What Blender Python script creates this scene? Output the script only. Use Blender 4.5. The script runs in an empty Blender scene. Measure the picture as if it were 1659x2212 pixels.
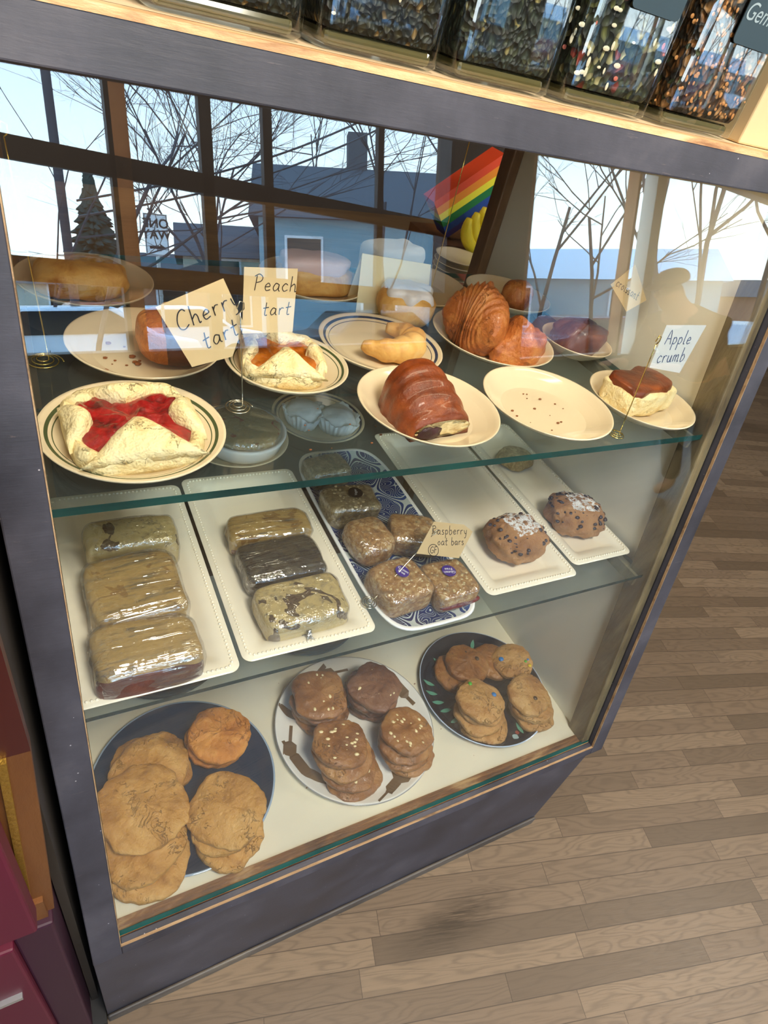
import bpy, math, random
from mathutils import Vector, Matrix, noise, Euler
PI = math.pi
sc = bpy.context.scene
COL = sc.collection
ZO = 0.34          # height of the case deck above the floor
S1 = ZO + 0.642    # upper glass shelf surface
S2 = ZO + 0.392    # lower glass shelf surface
DK = ZO            # deck surface
SL = 0.2126        # lean of the front (y per z above the deck)
random.seed(7)

# ------------------------------------------------------------------ helpers
def tag(o, label=None, cat=None, group=None, kind=None):
    if label: o['label'] = label
    if cat: o['category'] = cat
    if group: o['group'] = group
    if kind: o['kind'] = kind
    return o

def empty(name, loc, rz=0.0, label=None, cat=None, group=None, kind=None, rot=None):
    o = bpy.data.objects.new(name, None); COL.objects.link(o)
    o.empty_display_size = 0.02
    o.location = loc
    o.rotation_euler = rot if rot is not None else (0, 0, rz)
    return tag(o, label, cat, group, kind)

def nz(x, y, z, s=1.0, seed=0.0):
    return noise.noise(Vector((x * s + seed * 7.31, y * s + seed * 3.17, z * s - seed * 5.7)))

class MB:
    def __init__(self): self.v = []; self.f = []; self.mi = []; self.cur = 0
    def add(self, vs, fs):
        b = len(self.v); self.v.extend(tuple(p) for p in vs)
        for f in fs: self.f.append(tuple(i + b for i in f)); self.mi.append(self.cur)
        return self
    def hexa(self, p):
        return self.add(p, [(0,3,2,1),(4,5,6,7),(0,1,5,4),(1,2,6,5),(2,3,7,6),(3,0,4,7)])
    def box(self, x0, x1, y0, y1, z0, z1):
        return self.hexa([(x0,y0,z0),(x1,y0,z0),(x1,y1,z0),(x0,y1,z0),(x0,y0,z1),(x1,y0,z1),(x1,y1,z1),(x0,y1,z1)])
    def sbox(self, x0, x1, n0, n1, z0, z1):
        # box leaning with the case front: y = SL*z + n, z measured from the deck
        P = []
        for z in (z0, z1):
            for x, n in ((x0,n0),(x1,n0),(x1,n1),(x0,n1)): P.append((x, SL*z+n, z+ZO))
        return self.hexa(P)
    def prism(self, poly, z0, z1):
        n = len(poly)
        vs = [(x,y,z0) for x,y in poly] + [(x,y,z1) for x,y in poly]
        fs = [tuple(range(n))[::-1], tuple(range(n, 2*n))] + [(i,(i+1)%n,n+(i+1)%n,n+i) for i in range(n)]
        return self.add(vs, fs)
    def loops(self, L, cap0=True, cap1=True, closed=True):
        n = len(L[0]); vs = [p for l in L for p in l]; fs = []
        m = n if closed else n-1
        for k in range(len(L)-1):
            for i in range(m):
                j = (i+1) % n; fs.append((k*n+i, k*n+j, (k+1)*n+j, (k+1)*n+i))
        if cap0: fs.append(tuple(range(n))[::-1])
        if cap1: fs.append(tuple(range((len(L)-1)*n, len(L)*n)))
        return self.add(vs, fs)
    def lathe(self, prof, seg=48, cx=0, cy=0):
        L = [[(cx+max(r,1e-5)*math.cos(2*PI*i/seg), cy+max(r,1e-5)*math.sin(2*PI*i/seg), z) for i in range(seg)] for r, z in prof]
        return self.loops(L)
    def tube(self, pts, r, seg=6):
        pts = [Vector(p) for p in pts]; L = []
        rr = r if isinstance(r, (list, tuple)) else [r]*len(pts)
        up = Vector((0.13,0.21,0.97))
        for k, p in enumerate(pts):
            t = (pts[min(k+1,len(pts)-1)] - pts[max(k-1,0)])
            t = t.normalized() if t.length > 1e-9 else Vector((0,0,1))
            a = t.cross(up)
            if a.length < 1e-3: a = t.cross(Vector((1,0,0)))
            a.normalize(); b = t.cross(a)
            up = a.cross(t)
            L.append([p + (a*math.cos(2*PI*i/seg)+b*math.sin(2*PI*i/seg))*rr[k] for i in range(seg)])
        return self.loops(L)
    def ball(self, c, r, seg=8, rings=5, sc=(1,1,1)):
        L = []
        for k in range(rings+1):
            a = -PI/2 + PI*k/rings; rr = max(math.cos(a), 0.02)
            L.append([(c[0]+r*sc[0]*rr*math.cos(2*PI*i/seg), c[1]+r*sc[1]*rr*math.sin(2*PI*i/seg), c[2]+r*sc[2]*math.sin(a)) for i in range(seg)])
        return self.loops(L)
    def blob(self, a, b, c, e1=1.0, e2=1.0, amp=0.0, fr=20.0, seed=0, seg=48, rings=24, cz=None, zmin=None, shape=None, c0=(0,0,0)):
        # superellipsoid with lumps; stands on z=0 when cz is None
        if cz is None: cz = c
        sp = lambda w, e: math.copysign(abs(w)**e, w)
        L = []
        for k in range(rings+1):
            la = -PI/2 + PI*k/rings
            row = []
            for i in range(seg):
                lo = 2*PI*i/seg
                cl = sp(max(math.cos(la),0.0), e1) if 0 < k < rings else 0.004
                x = a*cl*sp(math.cos(lo), e2); y = b*cl*sp(math.sin(lo), e2); z = c*sp(math.sin(la), e1)
                if amp:
                    d = 1 + amp*(nz(x,y,z,fr,seed) + 0.5*nz(x,y,z,fr*2.3,seed+3))
                    x *= d; y *= d; z *= (1+(d-1)*1.0)
                if shape: x, y, z = shape(x, y, z)
                z += cz
                if zmin is not None and z < zmin: z = zmin
                row.append((x+c0[0], y+c0[1], z+c0[2]))
            L.append(row)
        return self.loops(L)
    def xf(self, M):
        self.v = [tuple(M @ Vector(p)) for p in self.v]; return self
    def build(self, name, mat, parent=None, smooth=False, loc=None, rot=None, bevel=0):
        me = bpy.data.meshes.new(name); me.from_pydata(self.v, [], self.f)
        mats = mat if isinstance(mat, (list, tuple)) else [mat]
        for m in mats: me.materials.append(m)
        if len(mats) > 1: me.polygons.foreach_set('material_index', self.mi)
        me.validate()
        if smooth: me.polygons.foreach_set('use_smooth', [True]*len(me.polygons))
        me.update()
        o = bpy.data.objects.new(name, me); COL.objects.link(o)
        if parent: o.parent = parent
        if loc is not None: o.location = loc
        if rot is not None: o.rotation_euler = rot
        if bevel:
            b = o.modifiers.new('bevel','BEVEL'); b.width = bevel; b.segments = 2; b.limit_method = 'ANGLE'
        return o

def copy_tree(o, parent=None):
    c = o.copy(); COL.objects.link(c)
    if parent: c.parent = parent
    for ch in [q for q in o.children]: copy_tree(ch, c)
    return c

def font_mesh(txt, size, name, mat, parent, loc, rot, ext=0.0, align='CENTER', shear=0.0, bold=0.0):
    cu = bpy.data.curves.new('tmp_text', 'FONT'); cu.body = txt; cu.size = size; cu.align_x = align; cu.align_y = 'CENTER'
    cu.extrude = ext; cu.shear = shear; cu.offset = bold
    t = bpy.data.objects.new('tmp_text', cu); COL.objects.link(t)
    bpy.context.view_layer.update()
    me = bpy.data.meshes.new_from_object(t.evaluated_get(bpy.context.evaluated_depsgraph_get()))
    bpy.data.objects.remove(t); bpy.data.curves.remove(cu)
    me.name = name; me.materials.clear(); me.materials.append(mat)
    o = bpy.data.objects.new(name, me); COL.objects.link(o)
    o.parent = parent; o.location = loc; o.rotation_euler = rot
    return o

# ------------------------------------------------------------------ materials
def s2l(c):
    c = c/255.0
    return c/12.92 if c <= 0.04045 else ((c+0.055)/1.055)**2.4
def rgb(r, g, b): return (s2l(r), s2l(g), s2l(b), 1.0)

class NT:
    def __init__(self, name):
        self.m = bpy.data.materials.new(name); self.m.use_nodes = True
        self.t = self.m.node_tree; self.t.nodes.clear()
        self.out = self.t.nodes.new('ShaderNodeOutputMaterial')
    def n(self, kind, **kw):
        nd = self.t.nodes.new('ShaderNode'+kind)
        for k, v in kw.items():
            if hasattr(nd, k) and k not in ('color',): setattr(nd, k, v)
        return nd
    def l(self, a, b): self.t.links.new(a, b)
    def val(self, sock, v):
        if hasattr(v, 'is_linked') or hasattr(v, 'links'): self.l(v, sock)
        else: sock.default_value = v
    def coords(self, scale=(1,1,1), rot=(0,0,0), rnd=0.0, kind='Object'):
        tc = self.n('TexCoord'); src = tc.outputs[kind]
        if rnd:
            oi = self.n('ObjectInfo'); mu = self.n('Math', operation='MULTIPLY'); self.l(oi.outputs['Random'], mu.inputs[0]); mu.inputs[1].default_value = rnd
            ad = self.n('VectorMath', operation='ADD'); self.l(src, ad.inputs[0]); self.l(mu.outputs[0], ad.inputs[1]); src = ad.outputs[0]
        mp = self.n('Mapping'); self.l(src, mp.inputs[0]); mp.inputs['Scale'].default_value = scale; mp.inputs['Rotation'].default_value = rot
        return mp.outputs[0]
    def noise(self, vec, scale=5, detail=4, rough=0.5, dist=0.0):
        nd = self.n('TexNoise'); self.l(vec, nd.inputs['Vector']); nd.inputs['Scale'].default_value = scale
        nd.inputs['Detail'].default_value = detail; nd.inputs['Roughness'].default_value = rough; nd.inputs['Distortion'].default_value = dist
        return nd.outputs['Fac']
    def voro(self, vec, scale=5, feat='F1', out='Distance', rand=1.0):
        nd = self.n('TexVoronoi'); nd.feature = feat; self.l(vec, nd.inputs['Vector']); nd.inputs['Scale'].default_value = scale
        nd.inputs['Randomness'].default_value = rand
        return nd.outputs[out]
    def ramp(self, fac, stops, interp='LINEAR'):
        nd = self.n('ValToRGB'); cr = nd.color_ramp; cr.interpolation = interp
        while len(cr.elements) < len(stops): cr.elements.new(0.5)
        for e, (p, c) in zip(cr.elements, stops): e.position = p; e.color = c if len(c) == 4 else (*c, 1)
        self.l(fac, nd.inputs[0]); return nd.outputs[0]
    def mix(self, fac, a, b, blend='MIX'):
        nd = self.n('Mix'); nd.data_type = 'RGBA'; nd.blend_type = blend
        self.val(nd.inputs[0], fac); self.val(nd.inputs[6], a); self.val(nd.inputs[7], b); return nd.outputs[2]
    def math(self, op, a, b=0.0, c=0.0, clamp=False):
        nd = self.n('Math', operation=op); nd.use_clamp = clamp
        self.val(nd.inputs[0], a); self.val(nd.inputs[1], b); self.val(nd.inputs[2], c); return nd.outputs[0]
    def bump(self, h, strength=0.3, dist=0.002):
        nd = self.n('Bump'); self.l(h, nd.inputs['Height']); nd.inputs['Strength'].default_value = strength; nd.inputs['Distance'].default_value = dist
        return nd.outputs[0]
    def pbr(self, col, rough=0.5, metal=0.0, bump=None, spec=None, coat=0.0, sss=0.0):
        p = self.n('BsdfPrincipled'); self.val(p.inputs['Base Color'], col); self.val(p.inputs['Roughness'], rough)
        self.val(p.inputs['Metallic'], metal)
        if bump is not None: self.l(bump, p.inputs['Normal'])
        if spec is not None: p.inputs['Specular IOR Level'].default_value = spec
        if coat: p.inputs['Coat Weight'].default_value = coat; p.inputs['Coat Roughness'].default_value = 0.08
        self.l(p.outputs[0], self.out.inputs[0]); self.p = p
        return self.m

def plain(name, c, rough=0.5, metal=0.0, var=0.15, vs=30, bs=0.0, bscale=200, spec=None, coat=0.0):
    t = NT(name); v = t.coords(rnd=3.0)
    nf = t.noise(v, vs, 4)
    col = t.mix(t.math('MULTIPLY', nf, var, clamp=True), c, tuple(x*0.35 for x in c[:3])+(1,)) if var else c
    b = t.bump(t.noise(v, bscale, 3), bs, 0.001) if bs else None
    return t.pbr(col, rough, metal, b, spec, coat)

def pastry(name, stops, scale=25, rough=0.5, bs=0.5, bscale=90, stretch=(1,1,1), dist=0.6, coat=0.0, cracks=0.0, zlight=None):
    t = NT(name); v = t.coords(scale=stretch, rnd=2.0)
    nf = t.noise(v, scale, 6, 0.6, dist)
    col = t.ramp(nf, stops)
    h = t.noise(v, bscale, 5, 0.65)
    if cracks:
        n1 = t.noise(v, 34, 5, 0.62, 1.2)
        ln_ = t.math('SUBTRACT', 1.0, t.math('MULTIPLY', t.math('ABSOLUTE', t.math('SUBTRACT', n1, 0.5)), 70.0), clamp=True)
        ck = t.math('MULTIPLY', ln_, t.math('GREATER_THAN', t.noise(v, 24, 2), 0.54))
        col = t.mix(t.math('MULTIPLY', ck, cracks), col, tuple(x*0.42 for x in stops[0][1][:3])+(1,))
        lum = t.noise(v, 60, 3, 0.7)
        h = t.math('SUBTRACT', t.math('ADD', h, t.math('MULTIPLY', lum, 1.2)), t.math('MULTIPLY', ck, 0.6))
    return t.pbr(col, rough, 0, t.bump(h, bs, 0.003), 0.4, coat)

M = {}
# painted dark wood of the case
def dark_paint():
    t = NT('dark_paint'); v = t.coords(scale=(1,1,1))
    vs = t.coords(scale=(6,60,60))
    g = t.noise(vs, 3, 6, 0.7, 0.3); w = t.noise(v, 9, 5, 0.6)
    col = t.ramp(w, [(0.3, rgb(44,42,48)), (0.55, rgb(66,64,72)), (0.75, rgb(90,86,92))])
    col = t.mix(t.math('MULTIPLY', t.math('GREATER_THAN', g, 0.66), 0.35), col, rgb(118,104,100))
    sp = t.voro(v, 45); spk = t.math('LESS_THAN', sp, 0.035)
    col = t.mix(spk, col, rgb(165,160,165))
    return t.pbr(col, t.math('ADD', 0.38, t.math('MULTIPLY', w, 0.25)), 0, t.bump(g, 0.25, 0.001), 0.5)
M['paint'] = dark_paint()
M['worn'] = pastry('worn_wood_edge', [(0.3, rgb(150,105,70)), (0.5, rgb(214,170,120)), (0.8, rgb(240,210,165))], 60, 0.6, 0.4, 200, (0.2,1,1))
M['worndull'] = pastry('dull_worn_edge', [(0.3, rgb(96,72,52)), (0.5, rgb(164,132,96)), (0.8, rgb(196,168,130))], 60, 0.6, 0.4, 200, (0.2,1,0.5))
M['top'] = pastry('pale_top_board', [(0.25, rgb(196,160,120)), (0.5, rgb(228,198,158)), (0.8, rgb(240,216,180))], 20, 0.5, 0.2, 120, (0.15,1,1))
M['skirt'] = pastry('scuffed_skirting', [(0.3, rgb(60,56,54)), (0.55, rgb(100,92,84)), (0.8, rgb(136,124,104))], 14, 0.5, 0.3, 100, (0.3,1,1))
M['cream'] = plain('cream_board', rgb(232,228,210), 0.45, var=0.12, vs=14)
M['deck'] = plain('cream_deck_board', rgb(238,230,205), 0.4, var=0.16, vs=9)
M['olive'] = pastry('worn_olive_wood', [(0.3, rgb(74,62,44)), (0.55, rgb(118,104,76)), (0.8, rgb(146,128,92))], 30, 0.6, 0.4, 120, (1,1,0.2))
M['brownwood'] = pastry('brown_stained_wood', [(0.3, rgb(86,58,36)), (0.55, rgb(132,96,64)), (0.8, rgb(160,122,88))], 18, 0.5, 0.3, 120, (1,1,0.12))
M['tanwood'] = pastry('tan_painted_wood', [(0.3, rgb(172,112,72)), (0.6, rgb(206,146,102)), (0.85, rgb(220,165,120))], 8, 0.55, 0.2, 60, (1,1,0.2))
M['darkwood'] = pastry('dark_window_wood', [(0.3, rgb(16,18,22)), (0.6, rgb(30,30,34)), (0.85, rgb(58,44,38))], 8, 0.5, 0.2, 60, (1,1,0.2))
M['lip'] = pastry('worn_brown_lip', [(0.3, rgb(60,36,20)), (0.5, rgb(128,84,46)), (0.7, rgb(196,160,110))], 40, 0.55, 0.5, 160, (0.25,1,1))

def glass(name, tint, base, rough=0.0, fres=1.0):
    t = NT(name); tr = t.n('BsdfTransparent'); tr.inputs[0].default_value = tint
    gl = t.n('BsdfGlossy'); gl.inputs['Roughness'].default_value = rough; gl.inputs['Color'].default_value = (0.9,0.97,1,1)
    fr = t.n('LayerWeight'); fr.inputs[0].default_value = 0.5
    f5 = t.math('POWER', fr.outputs['Facing'], 5.0)
    fac = t.math('ADD', base+0.035*fres, t.math('MULTIPLY', f5, 0.8*fres), clamp=True)
    mx = t.n('MixShader'); t.l(fac, mx.inputs[0]); t.l(tr.outputs[0], mx.inputs[1]); t.l(gl.outputs[0], mx.inputs[2])
    t.l(mx.outputs[0], t.out.inputs[0]); return t.m
M['pane'] = glass('case_front_glass', (0.97,0.985,0.985,1), 0.065)
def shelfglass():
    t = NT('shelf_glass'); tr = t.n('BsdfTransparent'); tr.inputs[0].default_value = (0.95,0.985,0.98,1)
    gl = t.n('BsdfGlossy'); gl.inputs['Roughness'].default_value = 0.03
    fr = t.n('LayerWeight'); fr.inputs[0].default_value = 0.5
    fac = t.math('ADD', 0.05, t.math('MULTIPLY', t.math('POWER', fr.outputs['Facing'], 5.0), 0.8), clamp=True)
    df = t.n('BsdfDiffuse'); df.inputs[0].default_value = (0.55,0.78,0.80,1)  # pale cyan diffuse film painted in for the haze of reflected surroundings
    v = t.coords(); haze = t.math('ADD', 0.006, t.math('MULTIPLY', t.noise(v, 9, 3), 0.024))
    m1 = t.n('MixShader'); t.l(haze, m1.inputs[0]); t.l(tr.outputs[0], m1.inputs[1]); t.l(df.outputs[0], m1.inputs[2])
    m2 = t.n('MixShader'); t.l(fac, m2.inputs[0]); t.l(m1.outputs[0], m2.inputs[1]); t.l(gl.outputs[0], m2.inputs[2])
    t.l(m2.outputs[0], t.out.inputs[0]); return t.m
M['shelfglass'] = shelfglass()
M['clear'] = glass('clear_glass', (0.97,0.98,0.97,1), 0.0)
M['jarglass'] = glass('jar_glass', (0.93,0.96,0.95,1), 0.08, 0.03)
def edgeglass():
    t = NT('green_glass_edge'); v = t.coords()
    return t.pbr(t.ramp(t.noise(v, 12, 2), [(0.3, rgb(6,56,54)), (0.7, rgb(14,84,78))]), 0.15, 0, None, 0.5)
M['glassedge'] = edgeglass()
M['darkedge'] = plain('dark_glass_edge', rgb(20,52,54), 0.2, var=0.2)

def wrapmat(name, axis, base=0.16, gain=0.75):
    t = NT(name)
    sc3 = (1,1,1) if axis == 'n' else ((0.12,1.4,1.0) if axis == 'x' else (1.4,0.12,1.0))
    v = t.coords(scale=sc3, rnd=4.0)
    f1 = t.noise(v, 150, 5, 0.65, 0.6); f2 = t.noise(t.coords(rnd=5.0), 28, 3, 0.5, 1.0)
    fb = t.noise(v, 62, 3, 0.55, 0.9); h = t.math('ADD', fb, t.math('MULTIPLY', f2, 0.7))
    bp = t.bump(h, 0.95, 0.0045)
    tr = t.n('BsdfTransparent'); tr.inputs[0].default_value = (0.95,0.95,0.95,1)
    gl = t.n('BsdfGlossy'); gl.inputs['Roughness'].default_value = 0.07; t.l(bp, gl.inputs['Normal'])
    df = t.n('BsdfDiffuse'); df.inputs[0].default_value = (0.8,0.82,0.85,1)
    glint = t.math('POWER', t.math('MULTIPLY', t.math('SUBTRACT', f1, 0.44), 4.2, clamp=True), 1.5)  # highlight streaks put into the mix by noise, besides the bumped gloss
    msk = t.math('MULTIPLY', t.math('SUBTRACT', f2, 0.36), 3.2, clamp=True)
    fac = t.math('ADD', base, t.math('MULTIPLY', t.math('MULTIPLY', glint, msk), gain), clamp=True)
    m2 = t.n('MixShader'); m2.inputs[0].default_value = 0.07; t.l(gl.outputs[0], m2.inputs[1]); t.l(df.outputs[0], m2.inputs[2])
    mx = t.n('MixShader'); t.l(fac, mx.inputs[0]); t.l(tr.outputs[0], mx.inputs[1]); t.l(m2.outputs[0], mx.inputs[2])
    t.l(mx.outputs[0], t.out.inputs[0]); return t.m
M['wrapx'] = wrapmat('plastic_wrap_streaked', 'x', 0.24, 0.75)
M['wrap'] = wrapmat('plastic_wrap_crumpled', 'n', 0.20, 0.65)

def floormat():
    t = NT('oak_strip_floor'); a = math.radians(-15.0)
    v = t.coords(rot=(0,0,-a))
    sx = t.n('SeparateXYZ'); t.l(v, sx.inputs[0]); RW, BL = 0.0455, 0.46
    yr = t.math('DIVIDE', sx.outputs[1], RW); row = t.math('FLOOR', yr)
    wn = t.n('TexWhiteNoise'); wn.noise_dimensions = '1D'; t.l(row, wn.inputs['W'])
    xr = t.math('ADD', t.math('DIVIDE', sx.outputs[0], BL), t.math('MULTIPLY', wn.outputs['Value'], 7.0)); cell = t.math('FLOOR', xr)
    cmb = t.n('CombineXYZ'); t.l(row, cmb.inputs[0]); t.l(cell, cmb.inputs[1])
    w2_ = t.n('TexWhiteNoise'); w2_.noise_dimensions = '2D'; t.l(cmb.outputs[0], w2_.inputs['Vector']); rnd = w2_.outputs['Value']
    fy = t.math('FRACT', yr); fx = t.math('FRACT', xr)
    gy = t.math('MAXIMUM', t.math('LESS_THAN', fy, 0.022), t.math('GREATER_THAN', fy, 0.985))
    gx = t.math('LESS_THAN', fx, 0.003); gap = t.math('MAXIMUM', gy, gx)
    wave = None
    # per-board grain offset
    off = t.n('VectorMath', operation='SCALE'); t.l(w2_.outputs['Color'], off.inputs[0]); off.inputs['Scale'].default_value = 7.0
    ad = t.n('VectorMath', operation='ADD'); t.l(v, ad.inputs[0]); t.l(off.outputs[0], ad.inputs[1])
    mp = t.n('Mapping'); t.l(ad.outputs[0], mp.inputs[0]); mp.inputs['Scale'].default_value = (1.3, 7.5, 1)
    n1 = t.noise(mp.outputs[0], 2.6, 2, 0.5, 0.25)
    rings = t.math('SINE', t.math('MULTIPLY', n1, 95.0))
    rings = t.math('MULTIPLY', t.math('ADD', rings, 1.0), 0.5)
    mp2 = t.n('Mapping'); t.l(ad.outputs[0], mp2.inputs[0]); mp2.inputs['Scale'].default_value = (6, 140, 1)
    fine = t.noise(mp2.outputs[0], 3, 4, 0.6)
    big = t.noise(v, 2.5, 3)
    col = t.ramp(rnd, [(0.0, rgb(96,78,58)), (0.5, rgb(118,97,75)), (1.0, rgb(136,114,89))])
    col = t.mix(t.math('MULTIPLY', t.math('POWER', rings, 3.0), 0.42), col, rgb(84,68,50))
    col = t.mix(t.math('MULTIPLY', t.math('GREATER_THAN', fine, 0.58), 0.25), col, rgb(86,70,52))
    col = t.mix(t.math('MULTIPLY', big, 0.25), col, rgb(110,100,92))
    col = t.mix(t.math('MULTIPLY', gap, 0.75), col, rgb(62,50,38))
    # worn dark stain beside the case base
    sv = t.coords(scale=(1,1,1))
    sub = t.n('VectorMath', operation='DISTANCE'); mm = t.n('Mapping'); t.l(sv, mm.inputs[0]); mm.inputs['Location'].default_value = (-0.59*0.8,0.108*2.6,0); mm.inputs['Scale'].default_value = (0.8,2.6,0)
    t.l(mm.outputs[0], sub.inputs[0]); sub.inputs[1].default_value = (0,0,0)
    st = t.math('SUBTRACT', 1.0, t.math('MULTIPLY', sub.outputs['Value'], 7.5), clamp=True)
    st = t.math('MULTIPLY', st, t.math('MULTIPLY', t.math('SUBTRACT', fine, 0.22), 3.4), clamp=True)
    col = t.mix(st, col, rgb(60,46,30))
    h = t.math('ADD', t.math('MULTIPLY', fine, 0.3), t.math('MULTIPLY', gap, -1.0))
    return t.pbr(col, t.math('ADD', 0.34, t.math('MULTIPLY', fine, 0.22)), 0, t.bump(h, 0.35, 0.001), 0.5)
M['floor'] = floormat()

def plate_mat(name, base, bands):
    t = NT(name); tc = t.n('TexCoord'); sx = t.n('SeparateXYZ'); t.l(tc.outputs['Object'], sx.inputs[0])
    r = t.math('SQRT', t.math('ADD', t.math('MULTIPLY', sx.outputs[0], sx.outputs[0]), t.math('MULTIPLY', sx.outputs[1], sx.outputs[1])))
    col = t.mix(t.math('MULTIPLY', t.noise(tc.outputs['Object'], 20, 3), 0.12), base, tuple(x*0.6 for x in base[:3])+(1,))
    for (rc, w, c) in bands:
        d = t.math('ABSOLUTE', t.math('SUBTRACT', r, rc))
        up = t.math('GREATER_THAN', sx.outputs[2], 0.0049)
        col = t.mix(t.math('MULTIPLY', t.math('LESS_THAN', d, w), up), col, c)
    return t.pbr(col, 0.12, 0, None, 0.5, 0.3)
CHINA = rgb(226,208,174)
g1 = rgb(72,84,52)
M['china'] = plate_mat('cream_china', CHINA, [])
M['china_green'] = plate_mat('cream_china_green_bands', CHINA, [(0.0765,0.0016,g1),(0.0715,0.0005,g1),(0.0505,0.0004,g1)])
M['china_green2'] = plate_mat('cream_china_green_bands_small', CHINA, [(0.0695,0.0014,g1),(0.0645,0.0005,g1)])
M['china_blue'] = plate_mat('cream_china_blue_bands', CHINA, [(0.080,0.0019,rgb(52,60,84)),(0.0735,0.0005,rgb(52,60,84))])
M['navy'] = plate_mat('navy_glaze', rgb(14,40,66), [(0.142,0.002,rgb(150,170,190))])
M['white_plate'] = plate_mat('white_glaze', rgb(240,238,230), [(0.147,0.0012,rgb(150,150,150))])
M['ink_plate'] = plate_mat('dark_navy_glaze', rgb(12,20,36), [(0.1335,0.0012,rgb(190,205,225))])
M['tray'] = plain('cream_stoneware', rgb(240,232,212), 0.22, var=0.06, vs=10, coat=0.2)
M['whiterim'] = plain('white_stoneware_rim', rgb(238,240,240), 0.15, var=0.03)

def damask():
    t = NT('blue_scroll_print'); tc = t.n('TexCoord'); sx = t.n('SeparateXYZ'); t.l(tc.outputs['Object'], sx.inputs[0])
    K = 2*PI/0.072
    x = t.math('MULTIPLY', sx.outputs[0], K); y = t.math('MULTIPLY', sx.outputs[1], K*0.78)
    cc = t.math('ADD', t.math('COSINE', x), t.math('COSINE', y))
    a1 = t.math('LESS_THAN', t.math('ABSOLUTE', cc), 0.10)
    a2 = t.math('LESS_THAN', t.math('ABSOLUTE', t.math('SUBTRACT', t.math('ABSOLUTE', cc), 0.42)), 0.07)
    v = t.coords()
    wn = t.n('TexNoise'); t.l(v, wn.inputs['Vector']); wn.inputs['Scale'].default_value = 45; wn.inputs['Detail'].default_value = 0.0
    sw = t.math('ABSOLUTE', t.math('SINE', t.math('MULTIPLY', wn.outputs['Fac'], 42.0)))
    a3 = t.math('LESS_THAN', sw, 0.24)
    ins = t.math('GREATER_THAN', t.math('ABSOLUTE', cc), 0.5)
    a3 = t.math('MULTIPLY', a3, ins)
    m = t.math('MAXIMUM', t.math('MAXIMUM', a1, a2), a3)
    base = t.ramp(t.noise(v, 14, 2), [(0.35, rgb(8,26,84)), (0.65, rgb(10,70,142))])
    return t.pbr(t.mix(m, base, rgb(196,208,210)), 0.14, 0, None, 0.5, 0.3)
M['damask'] = damask()

# food
M['dough'] = pastry('pale_baked_dough', [(0.25, rgb(222,180,110)), (0.45, rgb(243,222,164)), (0.8, rgb(250,236,196))], 26, 0.5, 1.0, 120, (1,1,1), 1.0, 0, 0.35)
M['dough_gold'] = pastry('golden_baked_dough', [(0.25, rgb(176,112,44)), (0.5, rgb(226,176,98)), (0.8, rgb(240,206,140))], 22, 0.45, 0.5, 90)
M['croissant'] = pastry('croissant_crust', [(0.25, rgb(120,56,20)), (0.5, rgb(182,104,46)), (0.8, rgb(222,158,88))], 22, 0.38, 1.0, 110, (1,1,1), 1.2, 0.15, 0.3)
M['darkcrust'] = pastry('dark_brown_crust', [(0.25, rgb(74,26,8)), (0.5, rgb(128,56,18)), (0.8, rgb(170,88,34))], 30, 0.32, 0.6, 160, (1,1,1), 0.6, 0.25)
M['crumb'] = pastry('soft_pastry_inside', [(0.3, rgb(190,160,110)), (0.6, rgb(232,212,160)), (0.8, rgb(246,232,190))], 60, 0.7, 0.8, 200)
M['choc'] = pastry('chocolate_filling', [(0.3, rgb(30,14,18)), (0.7, rgb(70,34,42))], 50, 0.25, 0.8, 150)
M['chocroll'] = pastry('chocolate_glazed_crust', [(0.3, rgb(60,28,18)), (0.6, rgb(104,62,44)), (0.8, rgb(140,92,66))], 20, 0.35, 0.4, 90, (0.5,4,1), 0.5, 0.2)
M['cherry'] = pastry('cherry_filling', [(0.3, rgb(70,0,4)), (0.5, rgb(150,4,12)), (0.75, rgb(190,26,26))], 60, 0.14, 1.0, 150, (1,1,1), 0.5, 0.6)
M['peach'] = pastry('peach_filling', [(0.3, rgb(124,58,8)), (0.55, rgb(182,98,22)), (0.8, rgb(214,140,50))], 45, 0.15, 1.0, 90, (1,1,1), 0.5, 0.5)
M['icing'] = plain('white_icing', rgb(240,240,242), 0.3, var=0.08, vs=60, bs=0.3)
M['whitepuff'] = plain('powdered_white_pastry', rgb(236,238,236), 0.8, var=0.2, vs=120, bs=0.8, bscale=150)
M['paperliner'] = plain('white_paper_liner', rgb(232,236,236), 0.6, var=0.1, vs=60)
M['pbcookie'] = pastry('peanut_butter_cookie', [(0.25, rgb(142,90,30)), (0.5, rgb(194,140,66)), (0.8, rgb(222,176,106))], 22, 0.62, 1.0, 90, cracks=0.32)
M['pbcookie2'] = pastry('golden_orange_cookie', [(0.25, rgb(150,84,20)), (0.5, rgb(200,126,46)), (0.8, rgb(226,164,84))], 22, 0.6, 1.0, 90, cracks=0.4)
M['maccookie'] = pastry('brown_sugar_cookie', [(0.25, rgb(98,56,24)), (0.5, rgb(152,100,52)), (0.8, rgb(192,144,86))], 14, 0.42, 0.8, 70, cracks=0.6, coat=0.1)
M['darkmac'] = pastry('dark_brown_cookie', [(0.25, rgb(84,50,34)), (0.5, rgb(126,84,58)), (0.8, rgb(160,116,80))], 14, 0.45, 0.7, 70, cracks=0.5, coat=0.1)
M['candycookie'] = pastry('sugar_cookie', [(0.25, rgb(150,96,44)), (0.5, rgb(190,142,82)), (0.8, rgb(212,172,112))], 20, 0.55, 1.0, 90, cracks=0.4)
M['nut'] = plain('cream_nut_piece', rgb(244,224,170), 0.5, var=0.1)
M['blue_candy'] = plain('blue_candy', rgb(24,120,190), 0.25, var=0.05, coat=0.5)
M['green_candy'] = plain('green_candy', rgb(70,170,40), 0.25, var=0.05, coat=0.5)
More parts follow.
